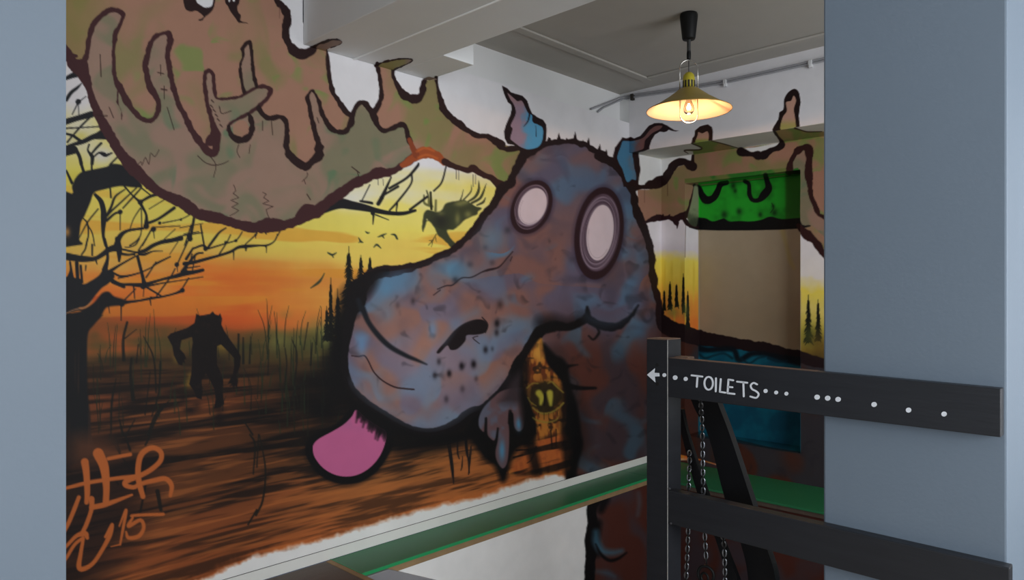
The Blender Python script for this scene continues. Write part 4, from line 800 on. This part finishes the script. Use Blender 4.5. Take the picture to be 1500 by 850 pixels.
    bm = bmesh.new(); prism(bm, [(-2.928, 1.99, .0-.018), (-2.928, 2.14, -.018), (-2.928, 4.3, -1.03), (-2.928, 4.3, -1.19), (-2.928, 1.99, -.2)], (.026, 0, 0), .003)
    struct(link('trim_6', bm, M['grey']))
    S('wall_stairwell_right', (-1.42, 2.40, -1.2), (-1.40, 4.57, -.02), 'white') if False else None
    S('floor_lower', (-2.93, 2.0, -1.3), (1.3, 4.6, -1.2), 'floor')
    # right-hand wall of the stair hall with its window opening (z .9..2.3, y 2.8..4.2)
    bm = bmesh.new()
    for a, b in (((1.3, 2.36, -1.2), (1.42, 4.66, .55)), ((1.3, 2.36, 2.45), (1.42, 4.66, 2.95)), ((1.3, 2.36, .55), (1.42, 2.55, 2.45)), ((1.3, 4.30, .55), (1.42, 4.66, 2.45))): add_box(bm, a, b)
    struct(link('wall_right', bm, M['white']))
    bm = bmesh.new()
    for a, b in (((1.31, 2.55, .55), (1.37, 2.61, 2.45)), ((1.31, 4.24, .55), (1.37, 4.30, 2.45)), ((1.31, 2.61, .55), (1.37, 4.24, .61)), ((1.31, 2.61, 2.39), (1.37, 4.24, 2.45)), ((1.32, 3.40, .61), (1.36, 3.45, 2.39))): add_box(bm, a, b)
    struct(link('window_2', bm, M['white']))
    S('wall_back_right', (-.60, 5.13, -.05), (1.42, 5.25, 2.55), 'white')
    # room behind the camera, a big window in its rear wall
    bm = bmesh.new()
    for a, b in (((-1.6, -3.1, 0), (2.5, -3.0, .7)), ((-1.6, -3.1, 2.6), (2.5, -3.0, 2.95)), ((-1.6, -3.1, .7), (-1.2, -3.0, 2.6)), ((1.9, -3.1, .7), (2.5, -3.0, 2.6))): add_box(bm, a, b)
    struct(link('wall_rear', bm, M['blue2']))
    bm = bmesh.new()
    for a, b in (((2.5, -3.0, 0), (2.6, 2.36, .75)), ((2.5, -3.0, 2.65), (2.6, 2.36, 2.95)), ((2.5, -3.0, .75), (2.6, -1.0, 2.65)), ((2.5, 2.0, .75), (2.6, 2.36, 2.65))): add_box(bm, a, b)
    struct(link('wall_side', bm, M['blue2']))
    bm = bmesh.new()
    for a, b in (((2.52, -1.0, .75), (2.58, -.94, 2.65)), ((2.52, 1.94, .75), (2.58, 2.0, 2.65)), ((2.52, -.94, .75), (2.58, 1.94, .81)), ((2.52, -.94, 2.59), (2.58, 1.94, 2.65)), ((2.53, .47, .81), (2.57, .53, 2.59))): add_box(bm, a, b)
    struct(link('window_3', bm, M['white']))
    S('wall_side_return', (1.42, 2.36, 0), (2.6, 2.44, 2.95), 'blue2')

    # ------------------------------------------------ green ledge
    for nm, a, b, edge, lab, en in (('ledge', (-3.19, 1.985, -.0155), (-2.918, 4.55, .0), (-2.93, 1.985, -.0), 'green painted ledge board running along the foot of the long mural wall', 0),
                                ('ledge', (-3.19, 4.552, -.0155), (1.29, 5.128, .0), None, 'green painted ledge board crossing the short far wall below the window recess', 1)):
        t = thing('ledge', (a[0], a[1], b[2]), lab, 'ledge', 'green ledges round the stairwell')
        boxo('board', (a[0]+.001, a[1], a[2]), (b[0], b[1], -.0005), M['green'], t, .0015)
        if en == 0:
            boxo('front_edge', (b[0], a[1]+.004, -.0165), (b[0]+.004, b[1], .001), M['greene'], t, .001)
            boxo('end_edge', (a[0]+.002, a[1]-.004, -.016), (b[0]+.004, a[1], .004), M['greene'], t, .001)
            boxo('support_board', (-2.94, 1.99, -.052), (-2.924, 4.54, -.0165), M['tan'], t)
        else:
            boxo('front_edge', (-2.92, a[1]-.004, -.0155), (b[0], a[1], .0), M['green'], t, .001)
            boxo('support_board', (-2.92, 4.555, -.045), (1.2, 4.568, -.0165), M['floor'], t)

    # ------------------------------------------------ stair gate with the sign
    yf = 2.2
    xl, xr = on_y(947, 0, yf)[0], on_y(978, 0, yf)[0]; zt = on_y(962, 496, yf)[2]
    gate = thing('stair_post', (xl, yf, 0), 'square black wooden post at the head of the stairs with a white arrow pointing left', 'post')
    bm = bmesh.new(); add_box(bm, (xl, yf, .0), (xr, yf+.092, zt-.004), .003); link('post_shaft', bm, M['black'], gate)
    bm = bmesh.new(); add_box(bm, (xl+.001, yf+.001, zt-.0045), (xr-.001, yf+.091, zt), .0015); link('post_top', bm, M['worn'], gate)
    bm = bmesh.new(); tube(bm, [(xr-.0005, yf+.0005, .02), (xr-.0005, yf+.0005, zt-.004)], .0014, 6); link('pale_corner', bm, M['paleline'], gate)  # pale line down the front right corner
    def flat(name, shapes, parent, m='chalk', depth=.0012, y=None, y0=yf):
        bm = bmesh.new()
        for P in shapes: prism(bm, [on_y(u, v, y0)-Vector((0, depth if depth > 0 else 0, 0)) for u, v in P], (0, depth*1.0+.0002, 0))
        return link(name, bm, M[m], parent)
    mp = lambda L: [(930+x/5.314, 480+y/5.314) for x, y in L]
    flat('arrow', [mp([(95,368),(156,318),(153,352),(190,355),(192,380),(155,382),(160,427)])], gate)
    def ell(cx, cy, rx, ry, n=18): return [(cx+rx*math.cos(2*math.pi*k/n), cy+ry*math.sin(2*math.pi*k/n)) for k in range(n)]
    flat('screw_shadow', [mp(ell(175, 291, 13, 15))], gate, 'shadow_black'); flat('screw_shadow', [mp(ell(176, 438, 13, 15))], gate, 'shadow_black')  # flat black ovals painted in as the shadows of the screws
    flat('painted_dot', [mp(ell(230, 370, 15, 15))], gate)
    # sign board
    sb = thing('sign_board', (xr, yf, .98), 'black wooden board with white painted word TOILETS and dots, from post to pillar', 'sign')
    xe = on_y(1466, 600, yf)[0]
    bm = bmesh.new()
    zl1, zl0 = on_y(1000, 526, yf)[2], on_y(1000, 584, yf)[2]; zr1, zr0 = on_y(1465, 570, yf)[2], on_y(1465, 641, yf)[2]
    prism(bm, [(xr+.0008, yf, zl0), (xe, yf, zr0), (xe, yf, zr1), (xr+.0008, yf, zl1)], (0, .0425, 0), .0025); link('board', bm, M['blackh'], sb)
    bm = bmesh.new(); prism(bm, [(xr+.003, yf+.003, zl1-.001), (-.83, yf+.003, zl1-.001+(zr1-zl1)*.52), (-.83, yf+.0395, zl1-.001+(zr1-zl1)*.52), (xr+.003, yf+.0395, zl1-.001)], (0, 0, .002)); link('top_edge', bm, M['worn'], sb)
    bm = bmesh.new(); add_box(bm, (xr+.001, yf+.0435, zl1-.06), (xr+.055, yf+.09, zl1+.003), .002); link('fixing_block', bm, M['worn'], sb)
    def ribbon(pts_, w):      # brush stroke outline in image pixels
        P = smooth(np.array([(930+x/5.314, 480+y/5.314, 1.) for x, y in pts_]), 5) if len(pts_) > 2 else np.array([(930+x/5.314, 480+y/5.314, 1.) for x, y in pts_])
        n = len(P); L_, R_ = [], []
        for i in range(n):
            t = P[min(i+1, n-1)]-P[max(i-1, 0)]; l = math.hypot(t[0], t[1]); nx, ny = -t[1]/l, t[0]/l
            L_.append((P[i][0]+nx*w/2, P[i][1]+ny*w/2)); R_.append((P[i][0]-nx*w/2, P[i][1]-ny*w/2))
        return L_, R_
    def letter(name, lines, w=2.6, dep=.0012):
        bm = bmesh.new()
        for ln in lines:
            L_, R_ = ribbon(ln, w)
            for i in range(len(L_)-1):
                q = [L_[i], L_[i+1], R_[i+1], R_[i]]
                P = [on_y(u, v, yf)-Vector((0, dep, 0)) for u, v in q]
                f = bm.faces.new([bm.verts.new(p) for p in P])
            for e in (ln[0], ln[-1]):
                P = [on_y(u, v, yf)-Vector((0, dep*.9, 0)) for u, v in mp(ell(e[0], e[1], w*5.314/2, w*5.314/2, 12))]
                bm.faces.new([bm.verts.new(p) for p in P])
        bmesh.ops.remove_doubles(bm, verts=bm.verts, dist=1e-5)
        ex = bmesh.ops.extrude_face_region(bm, geom=list(bm.faces)); bmesh.ops.translate(bm, verts=[v for v in ex['geom'] if isinstance(v, bmesh.types.BMVert)], vec=(0, dep*.8, 0))
        bmesh.ops.recalc_face_normals(bm, faces=bm.faces)
        return link(name, bm, M['chalk'], sb)
    letter('letter_t', [[(442,372),(526,382)], [(488,380),(482,462)]])
    O_ = [(575+33*math.sin(a), 434-50*math.cos(a)) for a in [k*2*math.pi/14 for k in range(15)]]
    letter('letter_o', [O_]); letter('letter_i', [[(632,395),(630,497)]])
    letter('letter_l', [[(669,402),(662,500)], [(662,500),(705,507)]])
    letter('letter_e', [[(766,411),(729,405)], [(729,405),(722,511)], [(722,511),(776,517)], [(726,462),(760,465)]])
    letter('letter_t', [[(796,421),(876,430)], [(845,428),(848,536)]])
    letter('letter_s', [[(952,443),(925,431),(903,450),(912,478),(946,497),(964,520),(945,547),(900,537)]])
    for x, y, k in ((314,390,18),(396,400,16),(1018,494,16),(1100,506,15),(1180,515,15)): flat('painted_dot', [mp(ell(x, y, k, k))], sb)
    for x, y in ((288,628),(350,634),(411,641),(622,671),(824,704),(1032,727)): flat('painted_dot', [ell(1125+x/4, 425+y/4, 4., 3.7)], sb)
    # lower rail
    rl = thing('guard_rail', (xr, yf, .6), 'black wooden lower rail below the TOILETS board, running from post to pillar', 'rail')
    a, b = on_y(985, 720, yf)[2], on_y(1000, 773, yf)[2]; c, d = on_y(1470, 831, yf)[2], on_y(1245, 849, yf)[2]
    bm = bmesh.new(); prism(bm, [(xr+.0008, yf+.001, b), (-.338, yf+.001, b-.012), (-.338, yf+.001, c), (xr+.0008, yf+.001, a)], (0, .043, 0), .003); link('rail_beam', bm, M['blackh'], rl)
    for u, v in ((981, 716), (983, 767)):
        bm = bmesh.new(); p = on_y(u, v, yf); lathe(bm, [(0, .0), (.004, 0), (.004, .002), (0, .003)], (0, 0, 0), 12)
        bmesh.ops.rotate(bm, verts=bm.verts, cent=(0,0,0), matrix=Matrix.Rotation(math.pi/2, 3, 'X')); bmesh.ops.translate(bm, verts=bm.verts, vec=p); link('screw', bm, M['steel'], rl)
    # curved black braces of the stair flight behind
    def curved(name, L_, R_, y, th, label):
        bm = bmesh.new(); A = smooth(np.array([(u, v, 1.) for u, v in L_]), 5); B = smooth(np.array([(u, v, 1.) for u, v in R_]), 5)
        f0 = [(on_y(p[0], p[1], y), on_y(q[0], q[1], y)) for p, q in zip(A, B)]
        V = [[bm.verts.new(p), bm.verts.new(q), bm.verts.new(q+Vector((0, th, 0))), bm.verts.new(p+Vector((0, th, 0)))] for p, q in f0]
        for m_, n_ in zip(V, V[1:]):
            for k in range(4): bm.faces.new((m_[k], m_[(k+1) % 4], n_[(k+1) % 4], n_[k]))
        bm.faces.new(V[0][::-1]); bm.faces.new(V[-1]); bmesh.ops.recalc_face_normals(bm, faces=bm.faces)
        return tag(link(name, bm, M['deep']), label, 'handrail')
    curved('stair_handrail', [(1002,560),(1018,600),(1038,640),(1061,728),(1086,800),(1096,850),(1100,940)], [(1040,560),(1055,600),(1070,640),(1098,725),(1122,800),(1136,850),(1142,940)], 2.46, .035, 'wide curved black wooden stringer dropping behind the TOILETS board')
    curved('stair_handrail', [(990,600),(1000,644),(1022,725),(1048,790),(1066,850),(1080,900)], [(999,600),(1008,640),(1036,725),(1058,790),(1081,850),(1096,900)], 2.40, .02, 'thin black slanting bar behind the post, between two chains')
    # chains
    def chain(path, label, pitch=.0165):
        P = [on_y(u, v, y) for u, v, y in path]
        seg = [(P[i+1]-P[i]).length for i in range(len(P)-1)]; tot = sum(seg); n = int(tot/pitch)
        bm = bmesh.new()
        for k in range(n):
            s = k*pitch; i = 0
            while i < len(seg)-1 and s > seg[i]: s -= seg[i]; i += 1
            c = P[i].lerp(P[i+1], min(1, s/seg[i])); t = (P[i+1]-P[i]).normalized()
            ang = .5 + (k % 2)*math.pi/2; s1 = Vector((math.cos(ang), math.sin(ang), 0)); s1 = (s1-t*s1.dot(t)).normalized()
            loop = [c+t*(.0125*math.sin(q))+s1*(.0062*math.cos(q)) for q in [j*2*math.pi/12 for j in range(12)]]
            nf = len(bm.faces); tube(bm, loop, .0030, 6, True); bm.faces.ensure_lookup_table()
            for f in bm.faces[nf:]: f.material_index = k % 2  # steel and black links alternate: glints put into the link colours
        return tag(link('chain', bm, [M['steel'], M['lblack']], smooth=True), label, 'chain', 'chains hanging behind the stair gate')
    hanging = chain([(1026,584,2.262),(1028,612,2.31),(1029,640,2.33),(1030,712,2.33),(1032,780,2.33),(1035,828,2.33)], 'steel chain hanging in front of the wide curved stringer, ending in a black ring')
    chain([(1010,664,2.385),(1010,676,2.36),(1009,700,2.33),(1008,780,2.33),(1005,850,2.33),(1004,930,2.33)], 'steel chain hanging right beside the black post')
    chain([(1056,765,2.25),(1059,785,2.31),(1061,800,2.33),(1062,850,2.33),(1063,930,2.33)], 'steel chain hanging below the lower rail, rightmost of the chains')
    bm = bmesh.new(); c = on_y(1034, 842, 2.33)
    tube(bm, [c+Vector((.028*math.cos(q), .006*math.cos(q), .03*math.sin(q))) for q in [j*2*math.pi/24 for j in range(24)]], .0055, 8, True)
    tube(bm, [c+Vector((.014*math.cos(q), -.009, .016*math.sin(q)-.008)) for q in [j*2*math.pi/20 for j in range(20)]], .004, 8, True)
    link('hook_ring', bm, M['lblack'], hanging, smooth=True)

    # ------------------------------------------------ pendant lamp
    d = ray(1009, CY); T = 4.02; lx, ly = d[0]*T, d[1]*T
    def zz(v): return EYE+(CY-v)/F*T
    lamp = thing('pendant_lamp', (lx, ly, 2.95), 'gold metal cone pendant lamp with lit bulb and wire guard hanging from the ceiling', 'lamp')
    def LT(name, prof, m, par=lamp, sm_=True, n=48):
        bm = bmesh.new(); lathe(bm, prof, (lx, ly, 0), n); o = link(name, bm, m, par, sm_)
        return o
    LT('ceiling_cup', [(0, 2.949), (.047, 2.949), (.050, 2.94), (.0495, 2.925), (.037, zz(56)), (.034, zz(58)), (0, zz(58))], M['lblack'])
    bm = bmesh.new(); hel = [(lx+.0085*math.cos(q), ly+.0085*math.sin(q), zz(58)-(zz(58)-zz(76))*q/(11*2*math.pi)) for q in [j*2*math.pi/10 for j in range(111)]]
    tube(bm, hel, .0032, 6); link('coiled_cord', bm, M['cord'], lamp, True)
    LT('cord_grip', [(0, zz(74)), (.010, zz(74)), (.012, zz(78)), (.012, zz(86)), (.007, zz(88)), (0, zz(88))], M['lblack'], n=24)
    bm = bmesh.new(); tube(bm, [(lx, ly, zz(87)), (lx, ly, zz(107))], .003, 8); link('cord', bm, M['cord'], lamp, True)
    rt = Vector((CS, SN, 0)); w = .051
    top = [Vector((lx, ly, 0))+rt*(w*math.cos(q))+Vector((0, 0, zz(100)+(zz(88)-zz(100))*math.sin(q))) for q in [math.pi*j/20 for j in range(21)]]
    hoop = [Vector((lx, ly, zz(133)))+rt*w]+top+[Vector((lx, ly, zz(133)))-rt*w]
    bm = bmesh.new(); tube(bm, hoop, .0032, 8); link('hanging_hoop', bm, M['chrome'], lamp, True)
    cap = LT('socket_cap', [(0, zz(105.5)), (.016, zz(106.5)), (.029, zz(110)), (.034, zz(116)), (.034, zz(131)), (0, zz(131))], M['yellow'])
    bm = bmesh.new()
    for k in range(12):
        a_ = 2*math.pi*k/12; c_, s_ = math.cos(a_), math.sin(a_)
        vs = [Vector((lx, ly, 0))+Vector((c_*r-s_*o_, s_*r+c_*o_, z)) for o_, z, r in ((-.005, zz(129.5), .0345), (.005, zz(129.5), .0345), (.005, zz(119), .0345), (-.005, zz(119), .0345))]
        prism(bm, vs, (c_*.0006, s_*.0006, 0))
    o = link('vent_slots', bm, M['dark'], cap)
    zr = zz(161)
    shade = LT('lamp_shade', [(.030, zz(130)), (.052, zz(130.5)), (.064, zz(133)), (.12, zr+.066), (.19, zr+.022), (.234, zr+.001), (.237, zr-.003), (.237, zr-.0055), (.234, zr-.004)], M['gold'], n=96)
    inner = LT('shade_lining', [(.234, zr-.004), (.19, zr+.017), (.12, zr+.060), (.064, zz(133)-.006), (.03, zz(130)-.004)], M['cream2'], shade, n=96)
    zc = zz(155); bulb = LT('bulb', [(.013, zz(140)), (.014, zc+.030), (.020, zc+.016), (.0275, zc-.002), (.030, zc-.018), (.0275, zc-.034), (.018, zc-.045), (0, zc-.049)], M['glass'], n=32)
    o = LT('filament', [(0, zc+.016), (.005, zc+.012), (.011, zc-.004), (.013, zc-.014), (.009, zc-.022), (0, zc-.025)], M['fil'], bulb, n=16)
    LT('bulb_holder', [(0, zz(133)), (.020, zz(133)), (.020, zz(141)), (.014, zz(142)), (0, zz(142))], M['lblack'], n=24)
    bot = [Vector((lx, ly, 0))+rt*(w*.98*math.cos(q))+Vector((0, 0, zz(169)+(zz(169)-zz(180.5))*math.sin(q))) for q in [-math.pi*j/20 for j in range(21)]]
    gd = [Vector((lx, ly, zz(134)))+rt*w*.98]+bot+[Vector((lx, ly, zz(134)))-rt*w*.98]
    bm = bmesh.new(); tube(bm, gd, .0034, 8); link('wire_guard', bm, M['chrome'], lamp, True)
    L_ = bpy.data.lights.new('lamp_light', 'POINT'); L_.energy = LAMP_W; L_.color = (1, .50, .24); L_.shadow_soft_size = .012
    lo = bpy.data.objects.new('lamp_light', L_); lo.location = (lx, ly, zc-.056); C.objects.link(lo)

    # ------------------------------------------------ conduits on the far beam
    def yl(u, v, y=4.645): return on_y(u, v, y)
    for nm, dv, lab in (('conduit', 0, 'upper thin grey cable conduit running along the wall behind the lamp'), ('conduit', 3.4, 'lower thin grey cable conduit running along the wall behind the lamp')):
        P = [yl(1290, 66+dv), yl(1205, 86+dv), yl(1150, 98.5+dv), yl(1062, 118+dv), yl(990, 130+dv), yl(930, 138.5+dv)]
        e = [on_x(912, 142+dv, -3.255), on_x(902, 146+dv*1.1, -3.262), on_x(884, 153+dv*1.4, -3.262), on_x(866 if dv == 0 else 876, 160+dv*1.2, -3.262)]
        bm = bmesh.new(); tube(bm, P+e, .007, 8); tag(link(nm, bm, M['pipe'], smooth=True), lab, 'pipe', 'conduits on the far beam')
    for u, v, m, lab in ((925, 141.5, 'dark', 'small dark clip on the conduits near the corner'), (1061, 121, 'clip', 'white cable clip on the conduits just right of the lamp'), (1186, 92.5, 'clip', 'white cable clip on the conduits next to the pillar')):
        p = yl(u, v, 4.63); bm = bmesh.new(); add_box(bm, (p[0]-.012, 4.628, p[2]-.026), (p[0]+.012, 4.659, p[2]+.022), .003)
        add_box(bm, (p[0]-.004, 4.622, p[2]-.03), (p[0]+.004, 4.63, p[2]-.008), .001); tag(link('cable_clip', bm, M[m]), lab, 'clip', 'clips holding the conduits')

    # ------------------------------------------------ light
    w = bpy.data.worlds.new('sky'); bpy.context.scene.world = w; w.use_nodes = True
    w.node_tree.nodes['Background'].inputs[0].default_value = (.62, .74, 1, 1); w.node_tree.nodes['Background'].inputs[1].default_value = WORLD
    def area(name, loc, rot, sx, sy, e, c, spread=180):
        l = bpy.data.lights.new(name, 'AREA'); l.shape = 'RECTANGLE'; l.size = sx; l.size_y = sy; l.energy = e; l.color = c; l.spread = math.radians(spread)
        o = bpy.data.objects.new(name, l); o.location = loc; o.rotation_euler = rot; C.objects.link(o); return o
    R = math.radians
    area('daylight_stair_window', (1.46, 3.42, 1.5), (0, R(90), 0), 1.8, 1.66, WIN_STAIR, (.93, .96, 1))
    area('daylight_side_window', (2.64, .5, 1.7), (0, R(90), 0), 1.8, 2.9, WIN_SIDE, (.90, .95, 1))
    area('daylight_rear_window', (.35, -3.12, 1.65), (R(90), 0, 0), 3.0, 1.85, WIN_REAR, (.80, .90, 1))
    # camera
    cam = bpy.data.cameras.new('camera'); cam.sensor_width = 36; cam.lens = F/1500*36; cam.shift_y = 9/1500; cam.clip_start = .02
    co = bpy.data.objects.new('camera', cam); co.location = (0, 0, EYE); co.rotation_euler = (math.pi/2, 0, YAW); C.objects.link(co)
    sc = bpy.context.scene; sc.camera = co
    vs = sc.view_settings; vs.view_transform = 'Standard'; vs.look = 'None'; vs.gamma = 1; vs.use_curve_mapping = False; vs.exposure = EXPO

LAMP_W, WORLD, WIN_STAIR, WIN_REAR, WIN_SIDE, EXPO = 7., .12, 58., 34., 160., 0.
build()
